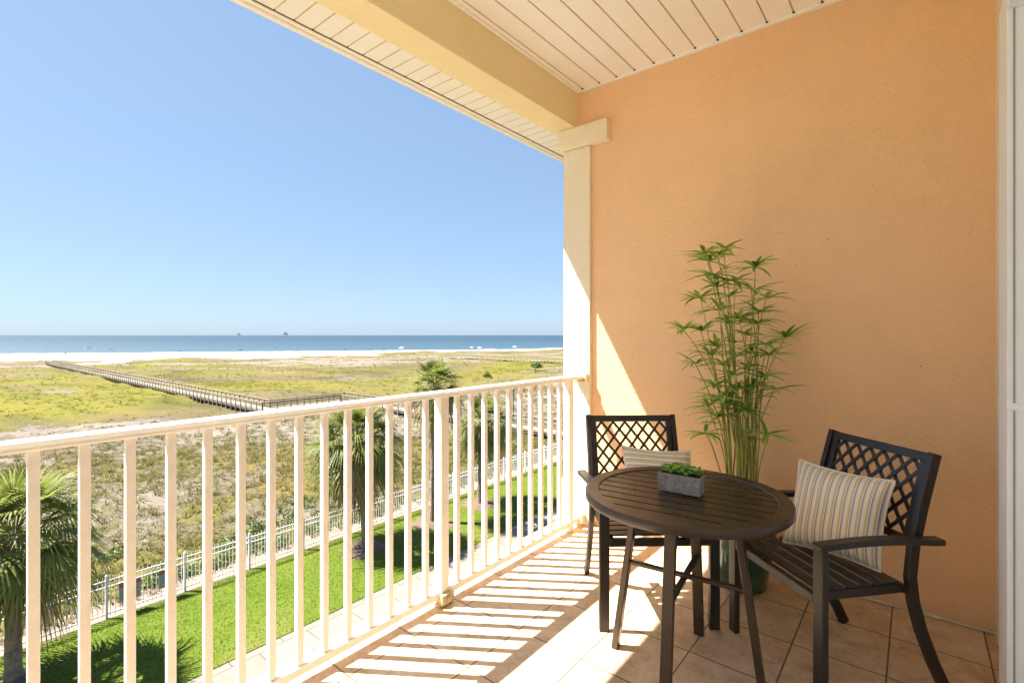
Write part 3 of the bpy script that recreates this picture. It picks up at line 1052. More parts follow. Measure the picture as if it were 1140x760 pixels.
put('t', 'navy_cloth', 200, .6, "low dark beach tent, left one of the pair at the middle of the left beach", -319)
put('u', 'navy_cloth', 210, .95, "dark beach umbrella right beside the low dark tent", -321)
put('t', 'navy_cloth', 267, .72, "dark beach tent straight below the smaller oil platform", -321)
put('u', 'blue_cloth', 304, 1.0, "blue beach umbrella a little left of the taller oil platform", -320)
put('u', 'blue_cloth', 329, .9, "small blue beach umbrella a little right of the taller oil platform", -322)
put('t', 'white_cloth', 447, .9, "white canopy tent on the beach left of the tall palm crown", -323)
put('t', 'white_cloth', 525, .8, "white canopy tent on the beach, left one of the pair right of the tall palm", -325)
put('t', 'white_cloth', 534, .8, "white canopy tent on the beach, right one of the pair right of the tall palm", -325)
put('t', 'white_cloth', 573, .85, "white canopy tent alone on the beach nearest the column", -325)

def person_mesh():
    J = {'pel': (0, 0, .95, .13), 'bel': (0, 0, 1.1, .115), 'chest': (0, 0, 1.3, .14), 'neck': (0, 0, 1.47, .055), 'head': (0, .01, 1.6, .09), 'top': (0, .01, 1.72, .075),
         'shl': (.17, 0, 1.42, .055), 'ell': (.24, .02, 1.14, .042), 'hal': (.27, .08, .88, .035), 'shr': (-.17, 0, 1.42, .055), 'elr': (-.24, .02, 1.14, .042), 'har': (-.26, .1, .88, .035),
         'hil': (.09, 0, .88, .085), 'knl': (.11, .05, .48, .06), 'anl': (.12, .0, .08, .045), 'tol': (.13, .15, .03, .035),
         'hir': (-.09, 0, .88, .085), 'knr': (-.1, .0, .48, .06), 'anr': (-.12, -.06, .08, .045), 'tor': (-.13, .09, .03, .035)}
    E = [('pel', 'bel'), ('bel', 'chest'), ('chest', 'neck'), ('neck', 'head'), ('head', 'top'), ('chest', 'shl'), ('shl', 'ell'), ('ell', 'hal'), ('chest', 'shr'), ('shr', 'elr'), ('elr', 'har'),
         ('pel', 'hil'), ('hil', 'knl'), ('knl', 'anl'), ('anl', 'tol'), ('pel', 'hir'), ('hir', 'knr'), ('knr', 'anr'), ('anr', 'tor')]
    ks = list(J)
    me = bpy.data.meshes.new("person_skeleton")
    me.from_pydata([J[k][:3] for k in ks], [(ks.index(a), ks.index(b)) for a, b in E], [])
    o = bpy.data.objects.new("person_skeleton", me); COL.objects.link(o)
    sk = o.modifiers.new("skin", 'SKIN')
    for i, k in enumerate(ks):
        me.skin_vertices[0].data[i].radius = (J[k][3],) * 2
    me.skin_vertices[0].data[0].use_root = True
    o.modifiers.new("sub", 'SUBSURF').levels = 1
    dg = bpy.context.evaluated_depsgraph_get()
    out = bpy.data.meshes.new_from_object(o.evaluated_get(dg))
    out.name = "person"
    bpy.data.objects.remove(o)
    out.materials.clear(); out.materials.append(M['skin']); out.materials.append(M['swim'])
    for p in out.polygons:
        c = p.center
        p.material_index = 1 if (.70 < c.z < 1.42 and abs(c.x) < .2) else 0
        p.use_smooth = True
    return out
pmesh = person_mesh()
for u, s, lab in ((384, -316, "person in dark clothes standing alone on the beach right of the blue umbrellas"),
                  (413, -317, "person standing on the beach left of a close pair of people"),
                  (425.5, -313, "person closest to the dunes in the pair left of the white tent"),
                  (428.5, -324, "person nearest the water in the pair left of the white tent"),
                  (454, -315, "person on the beach just right of the white tent left of the palm"),
                  (73, -290, "person walking alone on the open sand above the far boardwalk end")):
    o = bpy.data.objects.new("person", pmesh); COL.objects.link(o)
    o.location = beach_spot(u, s); o.rotation_euler = (0, 0, u)
    tag(o, lab, "person", "people on the beach")

def rig(u, d, sc, lab):
    p = ray_dir(u) * d
    root = empty("oil_platform", (p.x, p.y, ZG - .55), R(20), lab, "oil platform", "oil platforms on the horizon")
    for sx in (-1, 1):
        for sy in (-1, 1):
            mb = MB(); mb.tube([(sx * 15 * sc, sy * 11 * sc, -5), (sx * 12 * sc, sy * 9 * sc, 18 * sc)], 1.3 * sc, 6); mb.build("leg", M['rig'], root)
    mb = MB(); mb.box(-17 * sc, 17 * sc, -13 * sc, 13 * sc, 18 * sc, 22 * sc); mb.box(-14 * sc, 12 * sc, -10 * sc, 10 * sc, 24 * sc, 26 * sc)
    for sx in (-1, 1):
        mb.box(sx * 10 * sc - 1, sx * 10 * sc + 1, -8 * sc, 8 * sc, 22 * sc, 24 * sc)
    mb.build("deck", M['rig'], root)
    mb = MB(); mb.box(-12 * sc, -3 * sc, -8 * sc, 4 * sc, 26 * sc, 33 * sc); mb.build("cabin", M['rig'], root)
    mb = MB()
    for a, b in ((-1, -1), (1, -1), (1, 1), (-1, 1)):
        mb.tube([(6 * sc + 3 * a * sc, 3 * b * sc, 26 * sc), (6 * sc + .8 * a * sc, .8 * b * sc, 48 * sc)], .5 * sc, 4)
    for z in (30, 35, 40, 45):
        w = (3 - 2.2 * (z - 26) / 22) * sc
        mb.box(6 * sc - w, 6 * sc + w, -w, w, z * sc, (z + .8) * sc)
    mb.build("derrick", M['rig'], root)
rig(266, 5200, .85, "smaller hazy oil platform on the horizon, left of the other one")
rig(318, 4700, 1.05, "taller dark oil platform on the horizon, right of the other one")

# ------------------------------------------------------------------ balcony structure
WY = 3.12
mb = MB()
mb.box(-2.03, 0.6, -7.5, WY + .3, -.22, 0.0)
tag(mb.build("floor", M['tile']), "beige stone tiled balcony floor crossed by railing shadows", None, None, 'structure')

w = tag(empty("stucco_wall", (0, WY, 0)), "orange textured stucco wall behind the chairs and the tall plant", "wall")
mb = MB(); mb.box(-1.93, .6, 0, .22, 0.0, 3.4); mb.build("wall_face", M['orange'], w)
mb = MB()
n = 60
vs = []
for i in range(n + 1):
    x = -1.78 + (2.3) * i / n
    e = .011 + .004 * noise.noise(Vector((x * 9, 0, 0)))
    vs += [(x, -.001, .002), (x, -e, .004), (x, -.003, e * 1.25)]
mb.add(vs, [f for i in range(n) for f in ((3 * i, 3 * i + 1, 3 * i + 4, 3 * i + 3), (3 * i + 1, 3 * i + 2, 3 * i + 5, 3 * i + 4))])
mb.build("caulk_line", M['caulk'], w)
for x_, z_, r_ in ((-.512, 1.735, .003), (-.60, 1.93, .0025), (-.36, 1.86, .0025), (-.30, .17, .006), (.02, 1.20, .003)):
    mb = MB(); mb.lathe([(.0001, 0), (r_, 0), (r_ * .8, .0015), (.0001, .002)], 9)
    hole = mb.build("nail_hole", M['dark_gap'], w); hole.location = (x_, -.0012, z_); hole.rotation_euler = (R(90), 0, 0)

c = tag(empty("column", (-1.91, 3.09, 0)), "cream stucco column with a square cap where the railing ends", "column")
mb = MB(); mb.box(-.112, .112, 0, .24, .0, 2.70); mb.build("shaft", M['cream'], c, False, .006)
mb = MB(); mb.box(-.14, .262, -.03, .24, 2.702, 2.848); mb.build("capital", M['cream'], c, False, .006)
mb = MB(); mb.box(-.135, .127, -.03, .24, .0, .28)
mb.add([(-.135, -.03, .28), (.127, -.03, .28), (.127, .24, .28), (-.135, .24, .28), (-.113, -.002, .30), (.113, -.002, .30), (.113, .24, .30), (-.113, .24, .30)],
       [(0, 1, 5, 4), (1, 2, 6, 5), (2, 3, 7, 6), (3, 0, 4, 7), (4, 5, 6, 7)])
mb.build("plinth", M['cream'], c)

mb = MB(); mb.box(-2.10, -1.91, -7.8, 6.5, 2.85, 3.30)
tag(mb.build("beam", M['beam'], None, False, .005), "ochre stucco beam running along the balcony edge under the ceiling", "beam")

def planks(name, x0, x1, y0, y1, z, pitch, along, mat, lab, cat, t=.012):
    root = tag(empty(name, (0, 0, z)), lab, cat)
    mb = MB()
    g = .009; dz = .006
    a0, a1 = (x0, x1) if along == 'y' else (y0, y1)
    a = a0
    while a < a1 - 1e-4:
        b = min(a + pitch, a1)
        # flat face, then a V groove
        prof = [(a, 0), (b - g, 0), (b - g * .5, dz), (b, 0)]
        for (p, zp), (q, zq), mi in ((prof[0], prof[1], 0), (prof[1], prof[2], 1), (prof[2], prof[3], 1)):
            if along == 'y':
                mb.add([(p, y0, zp), (q, y0, zq), (q, y1, zq), (p, y1, zp)], [(3, 2, 1, 0)], mi)
            else:
                mb.add([(x0, p, zp), (x0, q, zq), (x1, q, zq), (x1, p, zp)], [(3, 2, 1, 0)], mi)
        a = b
    mb.build("plank_panel", [mat, M['vinyl_groove' if along == 'y' else 'soffit_groove']], root)
    return root
ce = planks("ceiling", -1.91 + .055 - .134, .6, -7.5, WY + .01, 3.12, .134, 'y', M['vinyl'], "cream vinyl plank ceiling of the balcony with dark grooves", "ceiling")
mb = MB()
mb.box(-1.908, .6, WY - .022, WY - .001, -.014, .02); mb.box(-1.908, -1.888, -7.5, WY - .023, -.014, .02)
mb.build("edge_trim", M['vinyl'], ce)
mb = MB()
x = -1.91 + .055
while x < .55:
    mb.box(x - .011, x + .002, WY - .034, WY - .0225, -.0025, .01); x += .134
mb.build("groove_end", M['dark_gap'], ce)
mb = MB(); mb.box(-2.1, 1.5, -7.8, 6.5, 3.30, 3.6)
tag(mb.build("unseen_roof_slab", M['cream']), "unseen roof slab added to block the sky over the balcony", "roof")  # out of view; added to keep skylight from coming in above the ceiling
so = planks("soffit", -2.50, -2.09, -7.8, 6.5, 2.965, .102, 'x', M['soffit'], "narrow pale vinyl soffit outside the ochre beam", "soffit")
mb = MB(); mb.box(-2.535, -2.503, -7.8, 6.5, -.022, .40); mb.box(-2.503, -2.478, -7.8, 6.5, -.010, -.001); mb.build("fascia", M['soffit'], so)
mb = MB(); mb.box(-2.5029, -2.1, -7.8, 6.5, .02, .04); mb.build("backing", M['vinyl_groove'], so)
mb = MB(); mb.box(-2.4775, -2.4745, -7.8, 6.5, -.004, .004); mb.build("drip_gap", M['dark_gap'], so)

# building wall behind/right of the camera and its door, both made pale to bounce light
fw = tag(empty("facade_wall", (.28, 0, 0)), "stucco facade made cream to bounce light, around the balcony door, at the right edge", "wall")
mb = MB()
mb.box(0, .25, 2.30, WY - .001, 0, 3.11); mb.box(0, .25, -7.5, -.85, 0, 3.11); mb.box(0, .25, -.849, 2.299, 2.46, 3.11)
mb.build("wall_face", M['cream'], fw)
dr = tag(empty("patio_door", (.22, 0, 0)), "white door frame with a horizontal band at the right edge of the photo", "door")
mb = MB()
mb.box(0, .10, 2.168, 2.36, 0.002, 2.44)
fr = mb.build("jamb", M['white'], dr, False, .004)
mb = MB(); mb.box(-.002, .102, 2.163, 2.362, 1.118, 1.142); mb.build("band", M['white'], dr, False, .006)
mb = MB(); mb.box(.014, .018, 2.1655, 2.1679, .01, 2.42); mb.build("seal", M['seal'], dr)
mb = MB(); mb.box(0, .10, -.85, -.76, 0.002, 2.44); mb.build("jamb", M['white'], dr, False, .004)
mb = MB(); mb.box(0.002, .10, -.759, 2.167, 2.36, 2.44); mb.box(0.06, .16, -.759, 2.160, 0.002, .05); mb.build("track", M['white'], dr)
mb = MB(); mb.box(.10, .14, -.755, 2.160, .052, 2.358)
for i in range(3):
    y0 = -.70 + .95 * i
    mb.box(.0925, .0995, y0 + .06, y0 + .85, .15, 2.25)
mb.build("bounce_door_leaf", M['white'], dr, False, .003)  # unseen solid white leaf in place of glass, added to bounce light
ew = tag(empty("unseen_end_wall", (0, -7.5, 0)), "unseen stucco wall, made cream to bounce light, closing the near end of the balcony", "wall")  # out of view; set far back and pale so more light bounces in
mb = MB(); mb.box(-1.93, .6, -.22, 0, 0, 3.4); mb.build("wall_face", M['cream'], ew)

# ------------------------------------------------------------------ railing
RX = -1.86
ra = tag(empty("railing", (RX, 0, 0)), "cream painted metal balcony railing with square balusters and a flat handrail", "railing")
mb = MB()
yA, yB = -7.49, 3.058
sec = [(-.033, 1.040), (.033, 1.040), (.036, 1.045), (.036, 1.053), (.028, 1.066), (.012, 1.071), (-.012, 1.071), (-.028, 1.066), (-.036, 1.053), (-.036, 1.045)]
k = len(sec)
mb.add([(x, y, z) for y in (yA, yB) for x, z in sec], [(i, (i + 1) % k, k + (i + 1) % k, k + i) for i in range(k)] + [tuple(range(k - 1, -1, -1)), tuple(range(k, 2 * k))])
tr = mb.build("top_rail", M['rail'], ra)
mb = MB(); mb.box(-.02, .02, yA, 3.05, .038, .072); mb.build("bottom_rail", M['rail'], ra, False, .003)
def dupe(proto_, y):
    q = proto_.copy(); COL.objects.link(q); q.parent = ra; q.location = (0, y, 0); return q
mb = MB(); mb.box(-.026, .026, -.026, .026, .005, 1.0399); post = mb.build("post", M['rail'], ra, False, .003); post.location = (0, 1.725, 0)
mb = MB(); mb.box(-.0125, .0125, -.0125, .0125, .0725, 1.0398); bal = mb.build("baluster", M['rail'], ra, False, .002); bal.location = (0, 1.8325, 0)
sh = MB()
sh.box(-.06, .035, -.045, .045, .001, .012); sh.box(-.036, .03, -.032, .032, .012, .036)
sh.box(.0265, .05, -.04, .04, .012, .062); sh.box(.0505, .056, -.014, .014, .022, .05)
shoe = sh.build("base_shoe", M['shoe'], ra, False, .003); shoe.location = (0, 1.725, 0)
for yy in (2.905, .0135, -1.70, -3.4135, -5.127, -6.84):
    dupe(post, yy)
for yy in (.0135, -1.70, -3.4135, -5.127, -6.84):
    dupe(shoe, yy)
for i in range(-2, 11):
    if i == 0: continue
yy = 1.725
ys = [1.725 + .107 * i for i in range(2, 11)] + [1.725 - .107 * i for i in range(1, 16)] + [.0135 - .107 * i for i in range(1, 16)] + [b0 - .107 * i for b0 in (-1.70, -3.4135, -5.127) for i in range(1, 16)] + [-6.84 - .107 * i for i in range(1, 7)]
for yy in ys:
    if abs(yy - 2.905) > .04:
        dupe(bal, yy)
for zc, nm in ((1.045, "rail_bracket"), (.055, "rail_bracket")):
    mb = MB()
    mb.box(-.05, .05, 3.0585, 3.0885 if zc > .5 else 3.0585 + .001, zc - .03, zc + .032)
    mb.box(-.042, .042, 3.012, 3.058, zc - .028, zc - .0175 if zc > .5 else zc + .03)
    mb.build(nm, M['bracket'], ra, False, .003)

# ------------------------------------------------------------------ table
tb = tag(empty("bistro_table", (-.725, 1.99, 0), R(7)), "round dark brown metal bistro table with a slatted top", "table")
mb = MB()
ro, ri = .392, .337; zt_ = .72; th_ = .034
mb.lathe([(ri, zt_ - th_), (ro - .003, zt_ - th_), (ro, zt_ - th_ + .003), (ro, zt_ - .004), (ro - .004, zt_), (ri + .003, zt_), (ri, zt_ - .003), (ri, zt_ - th_)], 96)
mb.build("table_rim", M['table'], tb, True)
for p in tb.children[0].data.polygons: p.use_smooth = abs(p.normal.z) < .5
mb = MB()
ns = 10; pitch = 2 * ri / ns; gap = .0115
for i in range(ns):
    y0 = -ri + pitch * i + gap / 2; y1 = y0 + pitch - gap
    xs0 = math.sqrt(max(0, (ri - .0005) ** 2 - y0 * y0)); xs1 = math.sqrt(max(0, (ri - .0005) ** 2 - y1 * y1))
    zz = zt_ - .0045
    st = 7
    top = []
    for j in range(st + 1):
        y = y0 + (y1 - y0) * j / st
        top.append((math.sqrt(max(0.0004, (ri - .0005) ** 2 - y * y)), y))
    vs = []; fs = []
    for x, y in top:
        vs += [(-x, y, zz), (x, y, zz), (-x, y, zz - .012), (x, y, zz - .012)]
    for j in range(st):
        a = 4 * j; b = a + 4
        fs += [(a, a + 1, b + 1, b), (b + 2, b + 3, a + 3, a + 2), (a + 2, a, b, b + 2), (a + 1, a + 3, b + 3, b + 1)]
    fs += [(1, 0, 2, 3), (4 * st, 4 * st + 1, 4 * st + 3, 4 * st + 2)]
    mb.add(vs, fs)
# cross bearers below the slats
mb.box(-.03, .03, -ri + .01, ri - .01, zt_ - .032, zt_ - .0172)
mb.build("slat_panel", M['table'], tb)
for i in range(4):
    a = R(90 * i)
    dv = Vector((math.cos(a), math.sin(a), 0)); sd = Vector((-math.sin(a), math.cos(a), 0))
    mb = MB(); mb.sweep([dv * .288 + Vector((0, 0, 0.0)), dv * .192 + Vector((0, 0, zt_ - th_ - .001))], .042, .026, sd)
    lg = mb.build("leg", M['table'], tb, False, .003)
for i, zz in ((0, .385), (1, .372)):
    a = R(90 * i)
    dv = Vector((math.cos(a), math.sin(a), 0)); sd = Vector((-math.sin(a), math.cos(a), 0))
    mb = MB(); mb.sweep([dv * -.236 + Vector((0, 0, zz)), dv * .236 + Vector((0, 0, zz))], .024, .012 if i else .014, sd)
    mb.build("cross_brace", M['table'], tb, False, .002)

# planter with succulents
pl = tag(empty("succulent_planter", (-.735, 1.985, .7165), R(3)), "small grey stone trough of green succulents on the round table", "planter")
mb = MB()
W, D, H_ = .17, .068, .077
def ring(w, d, z): return [(-w / 2, -d / 2, z), (w / 2, -d / 2, z), (w / 2, d / 2, z), (-w / 2, d / 2, z)]
vs = ring(W * .97, D * .95, 0.004) + ring(W, D, H_) + ring(W - .01, D - .01, H_) + ring(W - .012, D - .012, H_ - .02)
fs = [(3, 2, 1, 0)] + [(b + i, b + (i + 1) % 4, b + 4 + (i + 1) % 4, b + 4 + i) for b in (0, 4, 8) for i in range(4)] + [(12, 13, 14, 15)]
mb.add(vs, fs); mb.build("trough", M['stone'], pl, False, .002)
mb = MB(); mb.box(-.079, .079, -.029, .029, H_ - .019, H_ - .008); mb.build("soil", M['soil'], pl)
def rosette(mb, c, r, n, rng, upf=1.0):
    for k in range(n):
        t = k / n
        az = k * 2.39996 + rng.uniform(-.2, .2)
        el = R(12 + 70 * (1 - t)) * upf
        L = r * (.45 + .6 * t)
        d = Vector((math.cos(az) * math.cos(el), math.sin(az) * math.cos(el), math.sin(el)))
        s = Vector((-math.sin(az), math.cos(az), 0)); u = s.cross(d) * -1
        if u.z < 0: u = -u
        wd = L * .30
        c0 = Vector(c) + Vector((0, 0, .004 * (1 - t)))
        vs = [c0 + s * wd * .3, c0 - s * wd * .3]
        for q, w_ in ((.35, .85), (.65, 1.0), (.85, .7)):
            p = c0 + d * L * q + u * (L * .12 * q * q)
            vs += [p + s * wd * w_ + u * L * .06, p - s * wd * w_ + u * L * .06, p - u * L * .07]
        vs.append(c0 + d * L * 1.0 + u * L * .18)
        fs = [(0, 2, 4), (1, 4, 3), (0, 1, 3, 2)]
        for b in (2, 5):
            fs += [(b, b + 1, b + 4, b + 3), (b + 2, b, b + 3, b + 5), (b + 1, b + 2, b + 5, b + 4)]
        fs += [(8, 9, 11), (10, 8, 11), (9, 10, 11)]
        mb.add(vs, fs)
rng = random.Random(4)
for (x, y, r_, n_, uf) in ((-.052, 0.002, .036, 16, 1.0), (-.062, .016, .024, 12, 1.05), (-.012, -.004, .048, 20, .9), (.008, .018, .028, 12, 1.1), (.034, .006, .032, 14, 1.0), (.058, -.008, .036, 16, .95), (.066, .014, .026, 12, 1.0), (-.034, -.014, .024, 12, 1.0), (.024, -.016, .024, 12, 1.0)):
    mb = MB(); rosette(mb, (x, y, H_ - .004 + rng.uniform(0, .012)), r_ * 1.22, n_, rng, uf)
    mb.build("succulent", M['succ'], pl, True)

# ------------------------------------------------------------------ chairs
def chair(lab):
    root = tag(empty("patio_chair"), lab, "chair", "bronze patio chairs at the table")
    af, ab = .255, .236
    b, c_, e_ = .555, .392, .502
    zs, za, zt0 = .417, .600, .908
    def yb(z):
        pts = ((0, -b), (.12, -.492), (.25, -.437), (.36, -.404), (.45, -.392), (.56, -.405), (.70, -.440), (.908, -.502))
        for (z0, y0), (z1, y1) in zip(pts, pts[1:]):
            if z0 <= z <= z1:
                return y0 + (y1 - y0) * (z - z0) / (z1 - z0)
        return pts[-1][1]
    X = Vector((1, 0, 0))
    for s in (-1, 1):
        mb = MB(); mb.sweep([(s * af, 0, 0), (s * af, 0, za - .0135)], .046, .026, X); mb.build("leg", M['bronze'], root, False, .003)
    for s in (-1, 1):
        zz = [0, .06, .12, .19, .25, .31, .36, .41, .45, .50, .56, .63, .70, .78, .85, .905]
        mb = MB(); mb.sweep([(s * ab, yb(z), z) for z in zz], .024, .040, X); mb.build("leg", M['bronze'], root, False, .003)
    for s in (-1, 1):
        pts = []
        for i in range(13):
            t = i / 12
            y = .024 - .50 * t
            x = s * (af + .006 + .016 * t)
            z = za + .012 * math.sin(math.pi * min(1, t * 1.05)) - .004 * t
            pts.append((x, y, z))
        mb = MB(); mb.sweep(pts, .046, .022, X); mb.build("armrest", M['bronze'], root, False, .004)
    # seat: frame and slats across
    mb = MB()
    x0 = af - .0235
    for s in (-1, 1):
        mb.sweep([(s * (x0 - .012), -.014, zs - .012), (s * (ab - .025), yb(zs) + .021, zs - .014)], .022, .034, X)
    mb.box(-x0, x0, -.012, .012, zs - .032, zs + .002)
    mb.box(-(ab - .013), ab - .013, yb(zs) - .002, yb(zs) + .018, zs - .034, zs - .004)
    fr = mb.build("seat_frame", M['bronze'], root, False, .003)
    mb = MB()
    n = 6; y = -.018; span = .357; pw = span / n
    for i in range(n):
        ya, yb_ = y - pw * i, y - pw * (i + 1) + .013
        xw = x0 - .003 - (x0 - ab + .014) * (i + .5) / n
        mb.box(-xw, xw, yb_, ya, zs + .0055 - .002 * (i / n), zs + .014 - .002 * (i / n))
    mb.build("seat_slats" if False else "seat", M['bronze'], root, False, .002)
    # backrest: frame in the tilted plane with a lattice of diagonal bars
    z0, z1 = .565, .902
    A = Vector((0, yb(z0), z0)); B = Vector((0, yb(z1), z1))
    up = (B - A).normalized(); Hh = (B - A).length
    nrm = Vector((1, 0, 0)).cross(up)
    mt = Matrix(((1, 0, 0, 0), (0, up.y, nrm.y, A.y), (0, up.z, nrm.z, A.z), (0, 0, 0, 1)))   # local: x, along up, normal
    wi = ab - .0125
    mb = MB()
    mb.box(-wi, wi, Hh - .034, Hh, -.010, .010, 0, mt)
    mb.box(-wi, wi, 0, .028, -.010, .010, 0, mt)
    for s in (-1, 1):
        a_, b2 = sorted((s * wi, s * (wi - .028)))
        mb.box(a_, b2, .0282, Hh - .0342, -.010, .010, 0, mt)
    bk = mb.build("backrest", M['bronze'], root, False, .002)
    mb = MB()
    xi = wi - .028; ya, yb2 = .028, Hh - .034
    cw, chh = 2 * xi / 6.0, (yb2 - ya) / 3.5
    def clip(p, q):
        d = (q[0] - p[0], q[1] - p[1]); t0, t1 = 0.0, 1.0
        for pp, qq in ((-d[0], p[0] + xi), (d[0], xi - p[0]), (-d[1], p[1] - ya), (d[1], yb2 - p[1])):
            if abs(pp) < 1e-9:
                if qq < 0: return None
            else:
                r_ = qq / pp
                if pp < 0: t0 = max(t0, r_)
                else: t1 = min(t1, r_)
        if t0 >= t1: return None
        return (p[0] + d[0] * t0, p[1] + d[1] * t0), (p[0] + d[0] * t1, p[1] + d[1] * t1)
    for sgn in (-1, 1):
        for i in range(-8, 16):
            p = (-xi + cw * i, ya) if sgn > 0 else (xi - cw * i, ya)
            q = (p[0] + sgn * cw / 2 * 7.0, yb2)
            r_ = clip(p, q)
            if not r_: continue
            (xa, y1), (xb, y2) = r_
            if math.hypot(xb - xa, y2 - y1) < .012: continue
            d = Vector((xb - xa, y2 - y1)).normalized(); nn = Vector((-d.y, d.x)) * .0062
            zo = .0035 if sgn > 0 else -.0035
            vs = [mt @ Vector((xx, yy, zz)) for zz in (zo - .0033, zo + .0033) for xx, yy in ((xa - nn.x, y1 - nn.y), (xb - nn.x, y2 - nn.y), (xb + nn.x, y2 + nn.y), (xa + nn.x, y1 + nn.y))]
            mb.add(vs, [(3, 2, 1, 0), (4, 5, 6, 7), (0, 1, 5, 4), (1, 2, 6, 5), (2, 3, 7, 6), (3, 0, 4, 7)])
    # small round plates where the bars cross
    rows = int((yb2 - ya) / (chh / 2)) + 1
    for j in range(rows + 1):
        for i in range(-1, 14):
            xx = -xi + cw / 2 * i; yy = ya + chh / 2 * j
            if (i + j) % 2: continue
            if abs(xx) > xi - .004 or yy < ya + .004 or yy > yb2 - .004: continue
            ns_ = 10
            vs = [mt @ Vector((xx + .0085 * math.cos(2 * math.pi * k_ / ns_), yy + .0085 * math.sin(2 * math.pi * k_ / ns_), zz)) for zz in (-.0078, .0078) for k_ in range(ns_)]
            fs = [tuple(range(ns_ - 1, -1, -1)), tuple(range(ns_, 2 * ns_))] + [(k_, (k_ + 1) % ns_, ns_ + (k_ + 1) % ns_, ns_ + k_) for k_ in range(ns_)]
            mb.add(vs, fs)
    mb.build("lattice", M['bronze'], bk)
    return root
# local +Y is the front of the chair
ch1 = chair("dark metal patio chair on the right with a diamond lattice back, nearest the door")
ANG1, ANG2 = 228.4, -49.1
ch1.location = (-.453, 2.235, 0); ch1.rotation_euler = (0, 0, R(ANG1 - 90))
ch2 = copy_tree(ch1)
ch2.location = (-.914, 2.197, 0); ch2.rotation_euler = (0, 0, R(ANG2 - 90))
ch2['label'] = "dark metal patio chair in the corner behind the table, beside the column"

def pillow(corners, thick, lab, swap=False, stripes=1.0):
    """corners BL, BR, TR, TL in world space; inflated, with puckered edges"""
    BL, BR, TR, TL = [Vector(p) for p in corners]
    cen = (BL + BR + TR + TL) / 4
    root = tag(empty("throw_pillow", cen), lab, "pillow", "striped pillows on the chairs")
    nrm = (BR - BL).cross(TL - BL).normalized()
    n = 28
    me_v = []; uvs = []
    def pos(a, b, side):
        # pinch the edges inwards between the corners
        u = a * 2 - 1; v = b * 2 - 1
        pin = .085
        uu = u * (1 - pin * (1 - v * v) * abs(u) ** 2); vv = v * (1 - pin * (1 - u * u) * abs(v) ** 2)
        a2, b2 = (uu + 1) / 2, (vv + 1) / 2
        p = BL * (1 - a2) * (1 - b2) + BR * a2 * (1 - b2) + TR * a2 * b2 + TL * (1 - a2) * b2
        k = max(0, (1 - abs(u) ** 2.6)) ** .55 * max(0, (1 - abs(v) ** 2.6)) ** .55
        w = 1 + .10 * noise.noise(Vector((a * 3.1, b * 3.1, side * 2 + cen.x)))
        return p - cen + nrm * (side * thick / 2 * k * w)
    mb = MB()
    for side in (1, -1):
        o = len(mb.v); vs = []
        for j in range(n + 1):
            for i in range(n + 1):
                vs.append(pos(i / n, j / n, side)); uvs.append((i / n, j / n))
        fs = [(j * (n + 1) + i, j * (n + 1) + i + 1, (j + 1) * (n + 1) + i + 1, (j + 1) * (n + 1) + i) for j in range(n) for i in range(n)]
        if side < 0: fs = [f[::-1] for f in fs]
        mb.add(vs, fs)
    ob = mb.build("cover", M['pillow'], root, True)
    ul = ob.data.uv_layers.new(name="UVMap")
    for l in ob.data.loops:
        a, b = uvs[l.vertex_index]
        ul.data[l.index].uv = (b, a) if swap else (a, b)
    mb = MB()
    edge_ = [pos(i / n, 0, 0) for i in range(n)] + [pos(1, i / n, 0) for i in range(n)] + [pos(1 - i / n, 1, 0) for i in range(n)] + [pos(0, 1 - i / n, 0) for i in range(n)]
    edge_.append(edge_[0])
    mb.tube(edge_, .0055, 7)
    mb.build("piping", M['piping'], root, True)
    return root
pillow([(-.453, 2.452, .440), (-.106, 2.380, .440), (-.063, 2.425, .785), (-.410, 2.580, .785)], .18, "upright striped throw pillow leaning on the right chair")
def loc2(lx, ly, z):
    a = R(ANG2); fx, fy = math.cos(a), math.sin(a)
    return (-.914 + fx * ly + fy * lx, 2.197 + fy * ly - fx * lx, z)
pillow([loc2(.09, -.20, .437), loc2(-.225, -.09, .437), loc2(-.229, -.215, .765), loc2(.085, -.345, .765)], .14, "striped throw pillow half hidden behind the table on the corner chair", True)

# ------------------------------------------------------------------ tall potted plant
PB = Vector((-.735, 2.88, 0))
pp = tag(empty("potted_plant", PB), "tall umbrella papyrus plant in a dark green glazed pot against the orange wall", "potted plant")
mb = MB()
mb.lathe([(.001, 0), (.115, 0), (.125, .012), (.142, .12), (.165, .26), (.180, .36), (.186, .38), (.190, .40), (.186, .412), (.176, .412), (.170, .40), (.166, .36)], 48)
mb.build("pot", M['pot'], pp, True)
mb = MB(); mb.lathe([(.001, .375), (.08, .372), (.168, .365)], 32); mb.build("soil", M['soil'], pp, True)
whorls = [(170, 85), (203, 92), (315, 125), (196, 148), (310, 190), (350, 215), (155, 215), (203, 182), (215, 250), (270, 275), (110, 305), (160, 310), (410, 330), (285, 322),
          (205, 355), (350, 350), (360, 380), (145, 405), (225, 410), (295, 415), (340, 440), (200, 470), (375, 482), (265, 480), (180, 530), (215, 505), (170, 610), (350, 612), (240, 210), (330, 255), (185, 108), (255, 165), (240, 290), (310, 375), (260, 440), (225, 70), (190, 380), (310, 470), (320, 290), (250, 520), (290, 545), (210, 560)]
rng = random.Random(17)
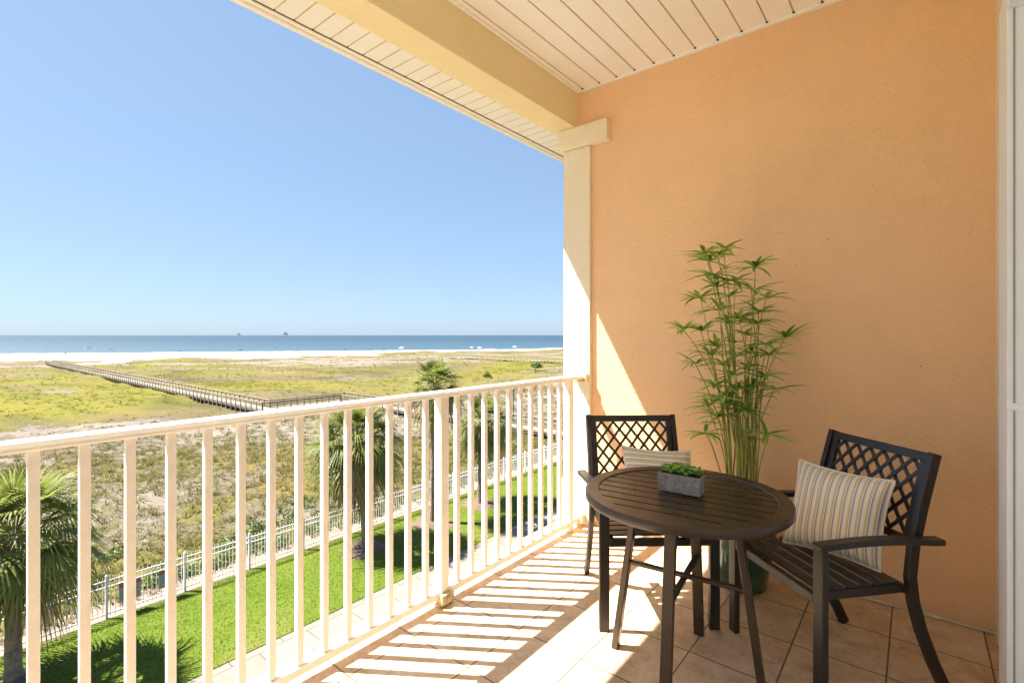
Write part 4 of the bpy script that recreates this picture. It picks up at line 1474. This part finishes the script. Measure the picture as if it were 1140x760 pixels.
def leafwhorl(mb, c, n, L, rng, tilt):
    a0 = rng.random() * 6.28
    for k in range(n):
        az = a0 + 2 * math.pi * k / n + rng.uniform(-.25, .25)
        el = R(rng.uniform(2, 42))
        ln = L * rng.uniform(.65, 1.15)
        d = Vector((math.cos(az) * math.cos(el), math.sin(az) * math.cos(el), math.sin(el))) + tilt * .25
        d.normalize()
        s = d.cross(Vector((0, 0, 1))).normalized()
        dr = rng.uniform(.15, .5)
        wd = rng.uniform(.0085, .0125)
        vs = []
        for q, w_ in ((0, .35), (.22, .9), (.5, 1.0), (.78, .62), (1, .04)):
            p = c + d * ln * q + Vector((0, 0, -1)) * (dr * ln * q * q)
            fold = Vector((0, 0, -1)) * wd * .35 * w_
            vs += [p - s * wd * w_, p - fold, p + s * wd * w_]
        fs = []
        for i in range(4):
            b = 3 * i
            fs += [(b, b + 1, b + 4, b + 3), (b + 1, b + 2, b + 5, b + 4)]
        mb.add(vs, fs)
for i, (cx, cy) in enumerate(whorls):
    u = 720 + .3818 * cx; v = 250 + .3818 * cy
    d = 2.66 + rng.uniform(-.16, .08)
    w3 = ray_dir(u) * d
    z = 1.35 - (v - 373) / 553 * d
    tip = Vector((w3.x, min(w3.y, 2.985), z)) - PB
    a = rng.random() * 6.283; r0 = .075 * math.sqrt(rng.random())
    bs0 = Vector((math.cos(a) * r0 + .10 * tip.x, math.sin(a) * r0, .36))
    ctl = bs0 + Vector((tip.x * .12, tip.y * .12, (tip.z - .36) * .62))
    pts = []
    for k in range(11):
        t = k / 10
        q = bs0 * (1 - t) ** 2 + ctl * 2 * t * (1 - t) + tip * t * t
        wob = .006 * math.sin(t * 7 + i) * t
        pts.append(q + Vector((wob, wob * .6, 0)))
    mb = MB(); mb.tube(pts, [.0046 - .0022 * k / 10 for k in range(11)], 6)
    st = mb.build("stem", M['stem'], pp, True)
    mb = MB()
    tl = (pts[-1] - pts[-2]).normalized(); tl.z = 0
    leafwhorl(mb, tip, rng.randint(11, 15), rng.uniform(.125, .19), rng, tl)
    if rng.random() < .2:
        m2 = MB(); leafwhorl(m2, pts[rng.choice((7, 8))], 6, .10, rng, tl); m2.build("leaf_whorl", M['plant'], st)
    mb.build("leaf_whorl", M['plant'], st)
for i in range(9):
    a = rng.random() * 6.283; r0 = .07 * math.sqrt(rng.random())
    b0 = Vector((math.cos(a) * r0, math.sin(a) * r0, .36))
    t0 = b0 + Vector((math.cos(a) * .05, math.sin(a) * .03, rng.uniform(.45, .95)))
    mb = MB(); mb.tube([b0, (b0 + t0) / 2 + Vector((.008, 0, 0)), t0], [.005, .0042, .002], 6); mb.build("stem", M['stem'], pp, True)
